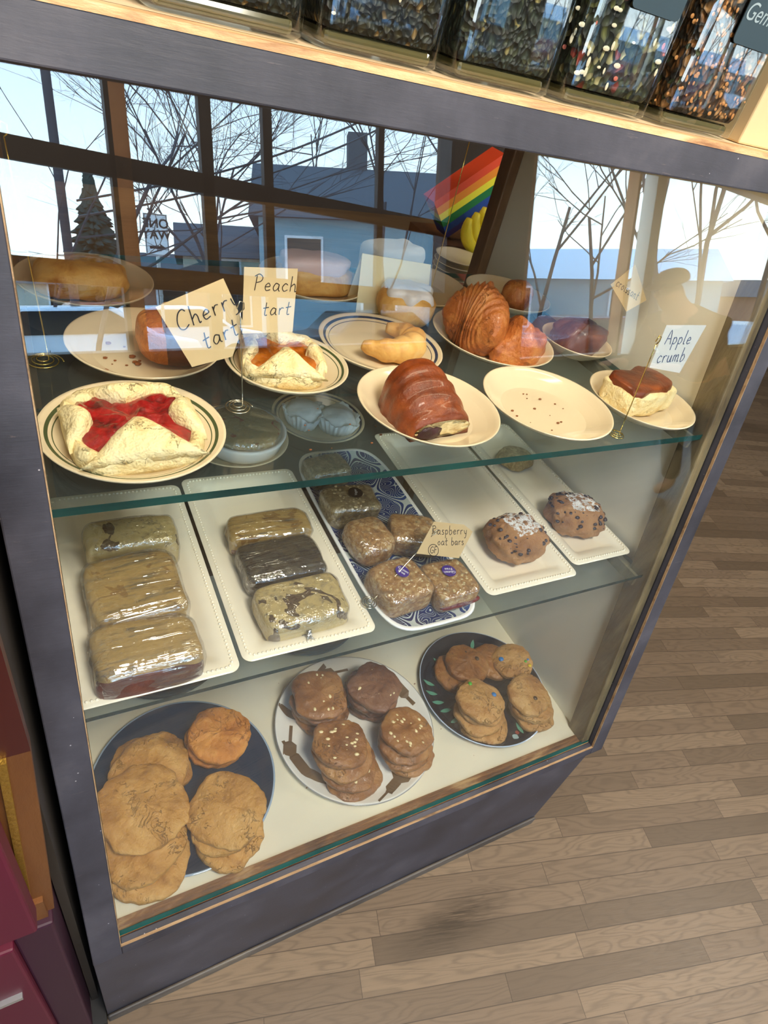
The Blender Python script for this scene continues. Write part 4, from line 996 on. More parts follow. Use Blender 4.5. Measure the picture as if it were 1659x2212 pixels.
# ------------------------------------------------------------------ cookies
def cookie_mesh(R, t, sq, seed, amp=0.07):
    def dome(x, y, z):
        r = math.hypot(x, y)/R; k = 1+0.05*nz(x, y, 0, 60, seed)+0.03*nz(x, y, 0, 150, seed)
        if z > 0: z *= (1.12-0.30*r*r) + 0.34*nz(x, y, 0, 50, seed+2) + 0.26*abs(nz(x, y, 0, 120, seed+5)) + 0.12*nz(x, y, 0, 240, seed)
        return x*k, y*k, z
    return MB().blob(R, R*0.97, t/2, 0.55, sq, amp, 28, seed, 84, 34, cz=t/2, zmin=0.0, shape=dome)
def cookie(x, y, z, R, t, mat, label, seed, group, sq=0.9, tilt=(0,0), bits=0, bitmat='nut', candies=None, ry=1.0):
    o = cookie_mesh(R, t, sq, seed).build('cookie', M[mat], None, True, loc=(x,y,z), rot=(tilt[0],tilt[1],seed*0.9))
    tag(o, label, 'cookie', group)
    rnd = random.Random(seed)
    if bits:
        mb = MB()
        for i in range(bits):
            a = rnd.uniform(0,2*PI); r = R*0.78*math.sqrt(rnd.random()); s = rnd.uniform(0.0018,0.0038)
            mb.ball((r*math.cos(a), r*math.sin(a), t*(0.99-0.10*(r/R)**2)), s, 6, 4, (1.3,0.9,0.7))
        mb.build('nut_pieces', M[bitmat], o, True)
    if candies:
        for (cx, cy, cm, s) in candies:
            d = MB().ball((0,0,0), s*1.3, 14, 8, (1,1,0.55)).build('candy', M[cm], o, True, loc=(cx*R, cy*R, t*0.97))
            # keep the candy where it is seen regardless of the turn of the cookie
            v = Vector((cx*R, cy*R)); a = -seed*0.9; d.location = (v.x*math.cos(a)-v.y*math.sin(a), v.x*math.sin(a)+v.y*math.cos(a), t*(1.10-0.22*(cx*cx+cy*cy))+0.0006)
    return o
Z0 = DK+0.0055
def stack(pts, R, t, mat, tilt, where, plate_, group, seed, sq=0.9, bits=0, candies=None, mats=None):
    names = {1:['top'],2:['bottom','top'],3:['bottom','middle','top'],4:['bottom','second','third','top']}[len(pts)]
    for k, (x, y) in enumerate(pts):
        last = k == len(pts)-1
        rr = R if not isinstance(R, (list,tuple)) else R[k]
        cookie(x, y, Z0+k*t*0.93, rr, t, (mats[k] if mats else mat), '%s cookie of the %s stack on the %s' % (names[k], where, plate_), seed+k, group, sq, tilt if last else (0,0), bits if last or bits else 0, 'nut', candies if last else None)
gA, gB, gC = 'peanut butter cookies on the dark blue plate', 'nut cookies on the white plate', 'candy cookies on the navy plate'
stack([(0.050,0.090),(0.046,0.110)], [0.056,0.058], 0.018, 'pbcookie', (0.05,0), 'front left', 'dark blue plate', gA, 31, 0.8)
stack([(0.078,0.225),(0.074,0.210),(0.054,0.150)], [0.060,0.058,0.064], 0.020, 'pbcookie', (0.06,0.0), 'large left', 'dark blue plate', gA, 35, 0.8)
stack([(0.188,0.238),(0.182,0.232),(0.186,0.226)], [0.048,0.048,0.050], 0.020, 'pbcookie2', (0.05,0.04), 'back right', 'dark blue plate', gA, 41, 0.85)
stack([(0.166,0.082),(0.160,0.098),(0.168,0.106)], [0.050,0.050,0.055], 0.020, 'pbcookie', (0.12,0.0), 'front right', 'dark blue plate', gA, 46, 0.8)
stack([(0.374,0.236),(0.372,0.246),(0.368,0.240),(0.366,0.238)], 0.048, 0.019, 'darkmac', (0.0,0.0), 'back left', 'white plate', gB, 51, 0.68, 12, mats=['maccookie','maccookie','darkmac','maccookie'])
stack([(0.480,0.230),(0.476,0.232),(0.470,0.226),(0.470,0.222)], 0.047, 0.019, 'darkmac', (0.0,0.0), 'back right', 'white plate', gB, 57, 0.68, 14)
stack([(0.386,0.108),(0.380,0.118),(0.372,0.132),(0.366,0.142)], [0.049,0.049,0.050,0.047], 0.018, 'maccookie', (0.10,-0.04), 'front left', 'white plate', gB, 63, 0.85, 24)
stack([(0.496,0.110),(0.488,0.116),(0.486,0.122),(0.488,0.126)], [0.047,0.048,0.048,0.046], 0.018, 'maccookie', (0.06,0.0), 'front right', 'white plate', gB, 69, 0.85, 22)
stack([(0.668,0.228),(0.694,0.232)], [0.043,0.046], 0.020, 'candycookie', (0.0,0.05), 'back left', 'navy plate', gC, 75, 0.9, candies=[(0.45,0.0,'brown_candy',0.0038),(0.1,0.45,'brown_candy',0.002)], mats=['maccookie','maccookie'])
stack([(0.768,0.228),(0.796,0.205)], [0.044,0.042], 0.022, 'candycookie', (0.05,0.25), 'back right', 'navy plate', gC, 79, 0.85, candies=[(-0.55,0.2,'blue_candy',0.0042),(0.45,-0.45,'green_candy',0.0024),(0.62,-0.4,'blue_candy',0.002),(0.5,-0.72,'yellow_candy',0.003)], mats=['maccookie','candycookie'])
stack([(0.668,0.118),(0.660,0.128),(0.664,0.140),(0.656,0.136)], [0.049,0.047,0.047,0.046], 0.017, 'candycookie', (0.04,0.0), 'front left', 'navy plate', gC, 83, 0.8, candies=[(-0.1,0.78,'green_candy',0.0032),(0.62,0.0,'blue_candy',0.0038)])
stack([(0.780,0.104),(0.776,0.112),(0.768,0.122)], [0.046,0.044,0.044], 0.019, 'candycookie', (0.10,0.0), 'front right', 'navy plate', gC, 89, 0.8, candies=[(0.05,-0.3,'brown_candy',0.0034)])
for x, y, lab, sd in ((0.10,0.44,'brown cookie on the left of the dark back plate',95),(0.17,0.46,'brown cookie on the right of the dark back plate',96)):
    cookie(x, y, Z0, 0.045, 0.018, 'maccookie', lab, sd, 'cookies on the dark back plate')

# ------------------------------------------------------------------ tea jars on top
JT = ZO+0.9845
def jar(x0, x1, teaname, label, speck=None, seed=1, tagtxt=None, y0=0.234, tagx=0.0):
    w = (x1-x0)/2; e = empty('tea_jar', ((x0+x1)/2, y0+w, JT), 0, label, 'jar', 'square glass tea jars on top of the case')
    H = 0.21; L = []
    for f, z, r in ((0.90,0.0,0.010),(0.985,0.003,0.012),(1.0,0.008,0.013),(1.0,H-0.02,0.013),(0.8,H,0.02)):
        L.append([(px,py,z) for px,py in rrect(w*f, w*f, r*1.1, 6)])
    MB().loops(L).build('jar_glass', M['jarglass'], e, True)
    L = []
    for f, z, r in ((0.88,0.0135,0.008),(0.92,0.018,0.010),(0.93,0.16,0.010),(0.90,0.164,0.010)):
        L.append([(px*(1+0.01*nz(px,py,z,80,seed)),py*(1+0.01*nz(px,py,z,80,seed)),z+0.002*nz(px,py,0,60,seed)) for px,py in rrect(w*f, w*f, r, 6)])
    MB().loops(L).build('tea_leaves', M[teaname], e)
    MB().box(-w*0.86,w*0.86,-w*0.86,w*0.86,0.002,0.0125).build('glass_base', M['jarbase'], e, bevel=0.004)
    MB().lathe([(0,H),(w*0.8,H),(w*0.8,H+0.03),(0,H+0.03)], 32).build('lid', M['blacklid'], e)
    if speck:
        rnd = random.Random(seed)
        for mat, n, s, asp in speck:
            mb = MB()
            for i in range(n):
                px = rnd.uniform(-w*0.85,w*0.85); pz_ = rnd.uniform(0.018,0.15)
                if rnd.random() < 0.75: c = (px, -w*0.945, pz_)
                else: c = (-w*0.945, px, pz_)
                mb.ball(c, s*rnd.uniform(0.6,1.3), 6, 4, (asp,0.35,1) if rnd.random() < 0.5 else (1,0.35,asp))
            mb.build('petals' if mat != 'ricegrain' else 'rice_grains', M[mat], e)
    if tagtxt:
        tg = MB().prism([(p[0],p[1]) for p in rrect(0.030,0.022,0.005,4)], 0, 0.001).build('label_tag', M['slate'], e, loc=(tagx,-w-0.0015,0.098), rot=(PI/2,0,0))
        font_mesh(tagtxt, 0.019, 'lettering', M['chalk'], tg, (0,0.002,0.0013), (0,0,0), shear=0.3)
    return e
M['jarbase'] = plain('thick_olive_glass_base', rgb(96,88,54), 0.12, var=0.3, vs=30, coat=0.6)
jar(0.094, 0.206, 'tea1', 'square jar of dark tea, leftmost on top of the case', [('petal',16,0.0018,2.2)], 1)
jar(0.213, 0.321, 'tea1', 'square jar of fine dark tea, second from the left on top of the case', [('petal',6,0.0014,1.6)], 2)
jar(0.331, 0.438, 'tea2', 'square jar of grey-green tea in the middle of the five on top of the case', None, 3)
jar(0.449, 0.563, 'tea3', 'square jar of tea with pale petals and a dark slate tag, second from the right', [('petal',70,0.0017,2.0),('rosepetal',14,0.0016,1.4)], 4, 'land', tagx=0.010)
jar(0.580, 0.698, 'tea4', 'square jar of roasted rice tea with a slate tag, rightmost on top of the case', [('ricegrain',240,0.0016,1.3)], 5, 'Gemma', tagx=0.014)
kb = empty('kraft_box', (0.79,0.32,JT), 0, 'tan kraft box at the right end of the case top', 'box')
MB().box(-0.075,0.075,-0.08,0.08,0,0.22).build('box_body', M['kraft'], kb, bevel=0.002)
MB().box(-0.028,0.05,-0.0812,-0.0802,0.035,0.12).build('black_print', M['blacksticker'], kb)

# ------------------------------------------------------------------ furniture left of the case
rc = empty('maroon_cabinet', (-0.25,0.12,0), 0, 'maroon lacquered cabinet with silver strip at the lower left', 'cabinet')
def rpart(mb, n, m_, bv=0.0): mb.xf(Matrix.Translation((0.25,-0.12,0))); mb.build(n, M[m_], rc, bevel=bv)
rpart(MB().box(-0.42,-0.068,-0.03,-0.006,ZO+0.26,ZO+1.05), 'upper_panel', 'maroon', 0.003)
rpart(MB().box(-0.42,-0.096,-0.02,0.3,0.03,ZO+0.205), 'drawer_front', 'maroon', 0.003)
rpart(MB().box(-0.42,-0.108,-0.026,-0.018,ZO+0.052,ZO+0.060), 'silver_strip', 'silver')
rpart(MB().box(-0.096,-0.058,-0.012,0.3,0.03,ZO+0.215), 'corner_block', 'plum', 0.003)
rpart(MB().box(-0.42,-0.062,-0.004,0.30,ZO+0.215,ZO+0.26), 'wood_band', 'copper')
def lean(x0a, x1a, za, x0b, x1b, zb, y0, y1):
    return MB().hexa([(x0a,y0,ZO+za),(x1a,y0,ZO+za),(x1a,y1,ZO+za),(x0a,y1,ZO+za),(x0b,y0,ZO+zb),(x1b,y0,ZO+zb),(x1b,y1,ZO+zb),(x0b,y1,ZO+zb)])
rpart(lean(-0.14,-0.056,0.215,-0.085,-0.037,0.54,0.002,0.014), 'wood_board', 'copper')
rpart(lean(-0.14,-0.037,0.54,-0.12,-0.037,0.72,0.002,0.014), 'red_board', 'darkred')
rpart(lean(-0.079,-0.073,0.24,-0.059,-0.053,0.54,-0.003,0.002), 'gold_trim', 'gold')
rpart(MB().box(-0.056,-0.046,0.03,0.34,0,ZO+0.6), 'side_board', 'grime')
o = MB().box(-0.06,-0.038,-0.008,0.24,0.0,0.02).build('floor_batten', M['blackish'], None); tag(o, 'black batten on the floor between cabinet and case', 'batten')

# ------------------------------------------------------------------ things behind the case
CT = ZO+0.50
ct = empty('back_counter', (0.7,1.2,0), 0, 'brown wooden counter behind the display case', 'counter')
MB().box(-1.4,1.3,-0.30,0.35,CT-0.03,CT).build('worktop', M['counter'], ct, bevel=0.004)
MB().box(-1.35,1.25,-0.25,0.33,0,CT-0.03).build('cabinet_body', M['walldark'], ct)
for k in range(7):
    o = MB().lathe([(0,0),(0.035,0),(0.058,0.008),(0.060,0.010),(0.056,0.0095),(0.034,0.003),(0,0.003)], 40).build('stacked_plate', M['china_blue2'] if 'china_blue2' in M else M['china'], None, True, loc=(0.925,0.965,CT+k*0.0135))
    tag(o, ['bottom','second','third','fourth','fifth','sixth','top'][k]+' plate of the stack on the back counter', 'plate', 'stacked plates on the back counter')
o = MB().box(-0.12,0.12,-0.07,0.09,0,0.088).build('cardboard_box', M['copper'], None, loc=(1.03,1.11,CT)); tag(o, 'brown cardboard box under the rainbow striped box', 'box')
rb = MB().box(-0.10,0.10,-0.03,0.03,0,0.10).build('rainbow_box', M['rainbow'], None, loc=(1.03,1.10,CT+0.158), rot=(0,-0.68,-0.05)); tag(rb, 'box with rainbow stripes seen through the case', 'box')
for k in range(3):
    pts = []; 
    for i in range(13):
        a = -0.9+1.8*i/12; pts.append((0.07*math.sin(a), 0.012*k, 0.075-0.07*math.cos(a)))
    rr = [0.004+0.012*math.sin(PI*min(1,max(0,(i+0.6)/13)))**0.6 for i in range(13)]
    o = MB().tube(pts, rr, 8).build('banana', M['yellow'], None, True, loc=(0.975+0.026*k,1.02-0.002*k,CT+0.102+0.010*k), rot=(0.15,0.75,0.1)); tag(o, ['front','middle','rear'][k]+' banana of the bunch beside the rainbow box', 'banana', 'bananas behind the case')
bg = MB().blob(0.075,0.04,0.05,0.35,0.4,0.12,20,3,40,20,zmin=0).build('reflection_bag', M['bagwhite'], None, True, loc=(0.76,0.99,CT), rot=(0,0,0.2)); tag(bg, 'white bag shape added on the back counter in place of a bright reflection', 'bag')  # white shape added where a bright reflection shows

# ------------------------------------------------------------------ person reflected in the glass
def person(x, y, rz):
    e = empty('person', (x,y,0), rz, 'person in a tan jacket and dark cap bending forward', 'person')
    def skinobj(name, V, E, mat, parent, lv=2):
        me = bpy.data.meshes.new(name); me.from_pydata([v[:3] for v in V], E, []); me.materials.append(mat)
        o = bpy.data.objects.new(name, me); COL.objects.link(o); o.parent = parent
        sk_ = o.modifiers.new('skin','SKIN'); sk_.use_smooth_shade = True
        sl = me.skin_vertices[0]
        for i, v in enumerate(V): sl.data[i].radius = (v[3], v[4] if len(v) > 4 else v[3])
        sl.data[0].use_root = True
        sb = o.modifiers.new('sub','SUBSURF'); sb.levels = lv; sb.render_levels = lv
        return o
    # local: forward = +Y
    V = [(0,-0.12,0.80,0.11,0.13),(0,0.02,0.96,0.12,0.14),(0,0.16,1.08,0.14,0.17),(0,0.26,1.16,0.06,0.06),(0,0.33,1.22,0.075,0.085),(0,0.37,1.29,0.07,0.08)]
    E = [(0,1),(1,2),(2,3),(3,4),(4,5)]
    for s in (-1,1):
        b = len(V); V += [(s*0.10,-0.12,0.74,0.085),(s*0.11,-0.04,0.42,0.055),(s*0.11,-0.10,0.08,0.04),(s*0.11,0.04,0.04,0.035)]
        E += [(0,b),(b,b+1),(b+1,b+2),(b+2,b+3)]
        b = len(V); V += [(s*0.19,0.18,1.08,0.055),(s*0.23,0.26,0.84,0.04),(s*0.17,0.46,0.86,0.028),(s*0.16,0.53,0.86,0.030,0.018)]
        E += [(2,b),(b,b+1),(b+1,b+2),(b+2,b+3)]
        h = b+3
        for j in range(4):
            f = len(V); xx = s*(0.13+0.022*j); V += [(xx,0.58,0.86,0.009),(xx,0.605-0.004*abs(j-1.5),0.845,0.008)]; E += [(h,f),(f,f+1)]
        f = len(V); V += [(s*0.12,0.53,0.875,0.010),(s*0.105,0.56,0.88,0.009)]; E += [(h,f),(f,f+1)]
    skinobj('body', V, E, M['skin'], e)
    J = [(0,-0.12,0.78,0.14,0.16),(0,0.02,0.95,0.15,0.18),(0,0.16,1.08,0.17,0.19),(0,0.23,1.15,0.08,0.08)]; JE = [(0,1),(1,2),(2,3)]
    for s in (-1,1):
        b = len(J); J += [(s*0.20,0.18,1.08,0.078),(s*0.235,0.26,0.84,0.060),(s*0.18,0.43,0.86,0.045)]; JE += [(2,b),(b,b+1),(b+1,b+2)]
    skinobj('jacket', J, JE, M['jacket'], e)
    T = [(0,-0.12,0.78,0.13,0.15)]; TE = []
    for s in (-1,1):
        b = len(T); T += [(s*0.10,-0.12,0.70,0.10),(s*0.11,-0.04,0.42,0.075),(s*0.11,-0.10,0.10,0.06)]; TE += [(0,b),(b,b+1),(b+1,b+2)]
    skinobj('trousers', T, TE, M['trousers'], e)
    MB().blob(0.092,0.105,0.06,0.9,1,0,1,1,32,16,cz=0,zmin=-0.01).build('cap', M['cap'], e, True, loc=(0,0.35,1.31), rot=(-0.35,0,0))
    MB().blob(0.06,0.05,0.006,1,1,0,1,1,24,8,cz=0).build('cap_brim', M['cap'], e, True, loc=(0,0.46,1.275), rot=(-0.5,0,0))
    MB().blob(0.012,0.02,0.02,1,1,0,1,1,12,8,cz=0).build('nose', M['skin'], e, True, loc=(0,0.445,1.235))
    return e
person(3.45, -1.72, PI/2)

# ------------------------------------------------------------------ street outside (seen as a reflection)
EYE = (0.009, 0.678)
def pol(az, D): a = math.radians(az); return EYE[0]+D*math.sin(a), EYE[1]-D*math.cos(a)
GZ = -0.45
st('ground', MB().box(-30,80,-90,-4.6,GZ-0.1,GZ), M['grass'])
st('street', MB().box(-30,80,-24,-11,GZ,GZ+0.02), M['asphalt'])
def tree(az, D, h, r, seed, label, spread=0.55, depth=5, lean=0, lowest=0.25, nbr=3):
    x, y = pol(az, D); rnd = random.Random(seed); mb = MB()
    def br(p, d, L, rad, k):
        pts = [p]; rr = [rad]; q = p.copy(); dd = d.copy(); n = 3
        for i in range(n):
            dd = (dd+Vector((rnd.gauss(0,0.12),rnd.gauss(0,0.12),rnd.gauss(0.02,0.08)))).normalized()
            q = q+dd*L/n; pts.append(q.copy()); rr.append(rad*(1-0.45*(i+1)/n))
        mb.tube(pts, [q_*0.6 for q_ in rr], 4 if k < depth-1 else 5)
        if k <= 0: return
        for j in range(nbr if k > 1 else 4):
            t = rnd.uniform(0.35,1.0); base = pts[0].lerp(pts[-1], t) if t < 0.95 else pts[-1]
            i0 = min(int(t*n), n-1); base = pts[i0].lerp(pts[i0+1], t*n-i0)
            nd = (dd+Vector((rnd.gauss(0,1),rnd.gauss(0,1),rnd.gauss(0.15,0.6)))*spread).normalized()
            br(base, nd, L*rnd.uniform(0.6,0.85), rad*0.5, k-1)
    br(Vector((0,0,0)), Vector((lean,0,1)).normalized(), h*0.42, r, depth)
    o = mb.build('bare_tree', M['bark'], None, False, loc=(x,y,GZ)); tag(o, label, 'tree', None)
tree(3.2, 9, 7.5, 0.07, 3, 'bare tree with fine twigs close outside the left of the window', 0.7, 5, 0.15)
tree(0.6, 11, 7.5, 0.05, 24, 'bare tree cut off at the left end of the window', 0.75, 5, 0.1)
tree(14.6, 14, 9.5, 0.06, 4, 'bare tree with hanging twigs beyond the tan window post', 0.8, 5, -0.1)
tree(16.5, 13, 7.0, 0.10, 5, 'bare many-stemmed tree in front of the cream house', 0.5, 5, 0.0, nbr=4)
tree(23.0, 30, 14, 0.16, 6, 'tall bare tree behind the blue-grey house roof', 0.55, 5)
tree(28.5, 17, 9.5, 0.10, 7, 'slim bare tree beside the blue-grey house', 0.45, 5)
tree(31.8, 14, 9.5, 0.12, 8, 'bare tree at the right end of the large window', 0.5, 5, nbr=4)
tree(42.2, 19, 10, 0.12, 9, 'bare tree at the left of the right-hand window', 0.5, 5)
tree(46.8, 16, 8.5, 0.10, 10, 'bare tree at the right of the right-hand window', 0.6, 5)
tree(51.8, 15, 9.5, 0.13, 11, 'bare tree just outside the end window', 0.5, 5, nbr=4)
tree(54.5, 20, 12, 0.16, 12, 'large bare tree beyond the end window', 0.5, 5)
tree(57.5, 17, 10, 0.13, 13, 'bare tree at the far right of the end window', 0.5, 5, nbr=4)
# conifer
x, y = pol(5.0, 24); e = empty('conifer', (x,y,GZ), 0, 'dark green conifer across the street', 'tree')
MB().tube([(0,0,0),(0,0,5.0)], [0.14,0.03], 8).build('trunk', M['bark'], e)
rnd = random.Random(9); mb = MB()
for i in range(900):
    t = rnd.random()**0.9; z = 0.4+4.9*t; rad = (1-t)*1.5*(0.75+0.5*rnd.random())+0.06; a = rnd.uniform(0,2*PI)
    mb.tube([(0.05*math.cos(a),0.05*math.sin(a),z),(rad*0.6*math.cos(a),rad*0.6*math.sin(a),z-0.05),(rad*math.cos(a)*rnd.uniform(0.8,1.15),rad*math.sin(a)*rnd.uniform(0.8,1.15),z-0.12)],[0.10,0.13,0.02],4)
mb.build('foliage', M['needle'], e)
# houses
def house(az, D, w, dpt, h, rh, wall, roof, label, rz=0.0, wins=(), chim=None, gable='x'):
    x, y = pol(az, D); e = empty('house', (x,y,GZ), rz, label, 'house')
    MB().box(-w/2,w/2,-dpt/2,dpt/2,0,h).build('walls', M[wall], e)
    o = 0.25; r = MB()
    if gable == 'x': r.add([(-w/2-o,-dpt/2-o,h),(w/2+o,-dpt/2-o,h),(w/2+o,dpt/2+o,h),(-w/2-o,dpt/2+o,h),(-w/2-o,0,h+rh),(w/2+o,0,h+rh)],[(0,1,2,3),(0,1,5,4),(2,3,4,5),(1,2,5),(3,0,4)])
    else: r.add([(-w/2-o,-dpt/2-o,h),(w/2+o,-dpt/2-o,h),(w/2+o,dpt/2+o,h),(-w/2-o,dpt/2+o,h),(0,-dpt/2-o,h+rh),(0,dpt/2+o,h+rh)],[(0,1,2,3),(1,2,5,4),(3,0,4,5),(0,1,4),(2,3,5)])
    r.build('roof', M[roof], e)
    for (wx, wz, ww, wh) in wins:
        f = MB().box(wx-ww/2-0.07,wx+ww/2+0.07,dpt/2,dpt/2+0.06,wz-0.07,wz+wh+0.07).build('window', M['white'], e)
        MB().box(wx-ww/2,wx+ww/2,dpt/2+0.05,dpt/2+0.08,wz,wz+wh).build('pane', M['carglass'], f)
    if chim: MB().box(chim-0.3,chim+0.3,-0.5,0.1,h+rh*0.4,h+rh+1.0).build('chimney', M['roof'], e)
    return e
house(26.2, 22, 6.2, 7, 3.7, 1.9, 'siding', 'roof', 'blue-grey house with chimney across the street', 0.35, [(2.2,1.9,0.9,1.3),(-1.9,1.9,0.9,1.3),(0.2,0.3,0.9,1.3)], -0.1)
house(17.0, 26, 5.0, 6, 2.9, 1.3, 'creamwall', 'roof', 'cream house left of the blue-grey one', 0.2, [(1.2,1.4,1.0,1.4),(-1.2,1.4,1.0,1.4)], 0.8)
house(12.3, 24, 4.0, 5, 1.9, 0.8, 'brickpink', 'roof', 'low salmon brick building behind the street sign', 0.1, [(1.0,0.8,0.8,1.0),(-1.0,0.8,0.8,1.0)], None, 'y')
house(8.6, 34, 6.0, 5, 2.4, 1.2, 'siding', 'roof', 'small distant house behind the street sign', 0.1, [(0,1.2,1.2,1.2)], 0.4)
house(1.5, 34, 6.0, 6, 2.0, 1.0, 'creamwall', 'roof', 'distant pale house at the far left', 0.0, [(0.5,1.0,1.4,1.0)])
house(44.5, 26, 9, 7, 2.5, 1.2, 'siding', 'snowroof', 'low house with a pale roof behind the right window', 0.8, [(-2,1.0,1.4,1.2),(2,1.0,1.4,1.2)])
house(56.0, 34, 14, 7, 2.2, 0.8, 'brickpink', 'roof', 'long low brick building beyond the end window', 0.9, [(-3,0.8,1.6,1.1),(3,0.8,1.6,1.1)])
# cars
def car(az, D, paint, label, rz=-0.05):
    x, y = pol(az, D); e = empty('car', (x,y,GZ+0.02), rz, label, 'car')
    side_ = [(-2.1,0.35),(-2.15,0.7),(-1.9,0.88),(-1.2,0.95),(-0.7,1.38),(0.7,1.42),(1.35,1.0),(2.0,0.9),(2.15,0.6),(2.1,0.35)]
    def ext(poly, hw):
        n = len(poly); vs = [(px,-hw,pz_) for px,pz_ in poly]+[(px,hw,pz_) for px,pz_ in poly]
        return MB().add(vs, [tuple(range(n)), tuple(range(n,2*n))[::-1]]+[(i,n+i,n+(i+1)%n,(i+1)%n) for i in range(n)])
    ext(side_, 0.85).build('body', M[paint], e, bevel=0.06)
    ext([(-1.05,0.97),(-0.62,1.33),(0.62,1.36),(1.18,1.02)], 0.87).build('side_window', M['carglass'], e)
    for sx_ in (-1.3,1.35):
        for sy in (-0.8,0.8):
            MB().lathe([(0,-0.1),(0.33,-0.1),(0.33,0.1),(0,0.1)], 20).build('wheel', M['tyre'], e, loc=(sx_,sy,0.33), rot=(PI/2,0,0))
    return e
car(9.5, 15.0, 'carwhite', 'white car parked across the street, left window')
car(2.0, 12.0, 'carwhite', 'white car partly cut off at the far left of the window')
car(4.5, 20.0, 'carred', 'dark red car parked behind the white ones')
car(27.0, 15.0, 'cardark', 'dark car parked in front of the blue-grey house')
car(45.5, 17.0, 'carred', 'red car seen through the right-hand window')
car(57.5, 14.0, 'carwhite', 'white car at the far right of the end window')
# utility pole and wires
x, y = pol(3.0, 12.0); e = empty('utility_pole', (x,y,GZ), 0, 'wooden utility pole outside the left of the window', 'pole')
MB().tube([(0,0,0),(0.0,0,7.5)], [0.075,0.065], 12).build('post', M['bark'], e)
MB().box(-0.9,0.9,-0.06,0.06,6.9,7.05).build('crossarm', M['bark'], e)
for k, (z0, z1) in enumerate(((2.7,5.6),(2.45,5.3))):
    a = pol(4.0, 13); b = pol(33.0, 15); pts = []
    for i in range(21):
        u = i/20; pts.append((a[0]+(b[0]-a[0])*u, a[1]+(b[1]-a[1])*u, z0+(z1-z0)*u-0.35*math.sin(PI*u)))
    o = MB().tube(pts, 0.02, 5).build('power_line', M['cardark'], None); tag(o, ['upper','lower'][k]+' power line rising over the street', 'wire', 'power lines')
# one way sign
x, y = pol(9.6, 13.2); zc = ZO+0.82+13.2*math.tan(math.radians(4.7))
e = empty('street_sign', (x,y,GZ), math.radians(-2), 'white ONE WAY street sign with a black arrow', 'sign')
MB().box(-0.03,0.03,-0.05,-0.02,0,zc-GZ+0.3).build('sign_post', M['silver'], e)
sg = MB().box(-0.21,0.21,-0.02,-0.005,zc-GZ-0.36,zc-GZ+0.36).build('sign_panel', M['white'], e)
bd = MB()
for a in ((-0.20,-0.19,-0.35,0.35),(0.19,0.20,-0.35,0.35),(-0.20,0.20,0.34,0.35),(-0.20,0.20,-0.35,-0.34)): bd.box(a[0],a[1],-0.004,0.0,zc-GZ+a[2],zc-GZ+a[3])
# arrow points to the left as read from the room
bd.box(-0.06,0.14,-0.004,0.0,zc-GZ-0.24,zc-GZ-0.19); 
bd.hexa([(-0.15,-0.004,zc-GZ-0.215),(-0.05,-0.004,zc-GZ-0.28),(-0.05,0,zc-GZ-0.28),(-0.15,0,zc-GZ-0.215),(-0.15,-0.004,zc-GZ-0.214),(-0.05,-0.004,zc-GZ-0.15),(-0.05,0,zc-GZ-0.15),(-0.15,0,zc-GZ-0.214)])
ao = bd.build('border_and_arrow', M['ink'], e)
for t, dz in (('ONE',0.19),('WAY',0.0)):
    font_mesh(t, 0.22, 'lettering', M['ink'], e, (0,0.001,zc-GZ+dz), (PI/2,0,PI), bold=0.004)
# the sign faces +Y (towards the room): mirror its left/right marks accordingly
ao.scale = (-1,1,1)

# ------------------------------------------------------------------ lights
def area(name, loc, rot, sx_, sy, power, col, parent=None):
    l = bpy.data.lights.new(name, 'AREA'); l.shape = 'RECTANGLE'; l.size = sx_; l.size_y = sy; l.energy = power; l.color = col
    o = bpy.data.objects.new(name, l); COL.objects.link(o); o.location = loc; o.rotation_euler = rot
    return o
area('case_strip_light', (0.43,0.252,ZO+0.942), (math.radians(-6),0,0), 0.76, 0.018, 1.1, (1.0,0.84,0.58))
for k, (x, y) in enumerate(((0.4,-0.9),(0.6,1.1),(2.8,-0.6),(-1.2,0.2))):  # unseen ceiling lamps, added to light the room and the case
    c = empty('added_ceiling_light', (x,y,2.62), 0, ['added unseen ceiling light above the photographer','added unseen ceiling light above the back counter','added unseen ceiling light right of the case','added unseen ceiling light left of the case'][k], 'lamp')
    MB().box(-0.32,0.32,-0.32,0.32,-0.03,0).build('lamp_housing', M['white'], c)
    area('added_ceiling_area', (x,y,2.585), (0,0,0), 0.6, 0.6, (70,4,42,18)[k], (1.0,0.90,0.76))

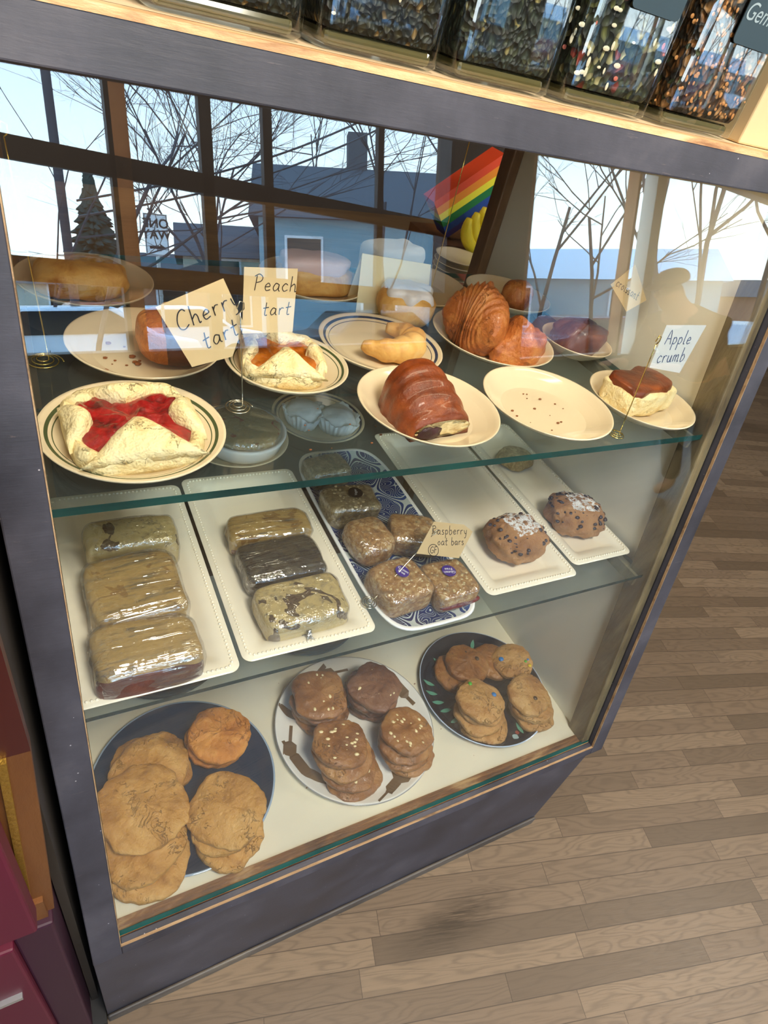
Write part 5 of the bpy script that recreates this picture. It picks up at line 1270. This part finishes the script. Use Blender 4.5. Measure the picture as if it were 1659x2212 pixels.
w = bpy.data.worlds.new('sky'); sc.world = w; w.use_nodes = True; nt = w.node_tree; nt.nodes.clear()
out = nt.nodes.new('ShaderNodeOutputWorld'); bgn = nt.nodes.new('ShaderNodeBackground'); nt.links.new(bgn.outputs[0], out.inputs[0])
tc = nt.nodes.new('ShaderNodeTexCoord'); sx = nt.nodes.new('ShaderNodeSeparateXYZ'); nt.links.new(tc.outputs['Generated'], sx.inputs[0])
rp_ = nt.nodes.new('ShaderNodeValToRGB'); nt.links.new(sx.outputs[2], rp_.inputs[0])
e_ = rp_.color_ramp.elements; e_[0].position = 0.0; e_[0].color = (0.95,0.97,1.0,1); e_[1].position = 0.45; e_[1].color = (0.34,0.62,1.0,1)
n3 = e_ = rp_.color_ramp.elements.new(0.14); n3.color = (0.80,0.93,1.0,1)
nt.links.new(rp_.outputs[0], bgn.inputs[0]); bgn.inputs[1].default_value = 7.5

# ------------------------------------------------------------------ camera
cam = bpy.data.cameras.new('camera'); co = bpy.data.objects.new('camera', cam); COL.objects.link(co)
R = [[0.879610589633087,-0.13176144584322427,0.4570821939155322],[-0.42377486540933706,-0.6535617516629582,0.6271139451571336],[0.2161019991870307,-0.7453160122743568,-0.6307170267202398]]
co.matrix_world = Matrix(((R[0][0],-R[0][1],-R[0][2],0.008652945712),(R[1][0],-R[1][1],-R[1][2],-0.285181324),(R[2][0],-R[2][1],-R[2][2],1.025931807+ZO),(0,0,0,1)))
cam.sensor_fit = 'VERTICAL'; cam.sensor_height = 36.0; cam.lens = 1332.1/2212*36.0
cam.clip_start = 0.01; cam.clip_end = 300
sc.camera = co
sc.view_settings.view_transform = 'Standard'; sc.view_settings.look = 'None'; sc.view_settings.gamma = 1.0; sc.view_settings.use_curve_mapping = False
sc.view_settings.exposure = 0.1
sc.cycles.use_denoising = True; sc.cycles.max_bounces = 8; sc.cycles.transparent_max_bounces = 20; sc.cycles.caustics_reflective = False; sc.cycles.caustics_refractive = False
sc.cycles.sample_clamp_indirect = 6.0
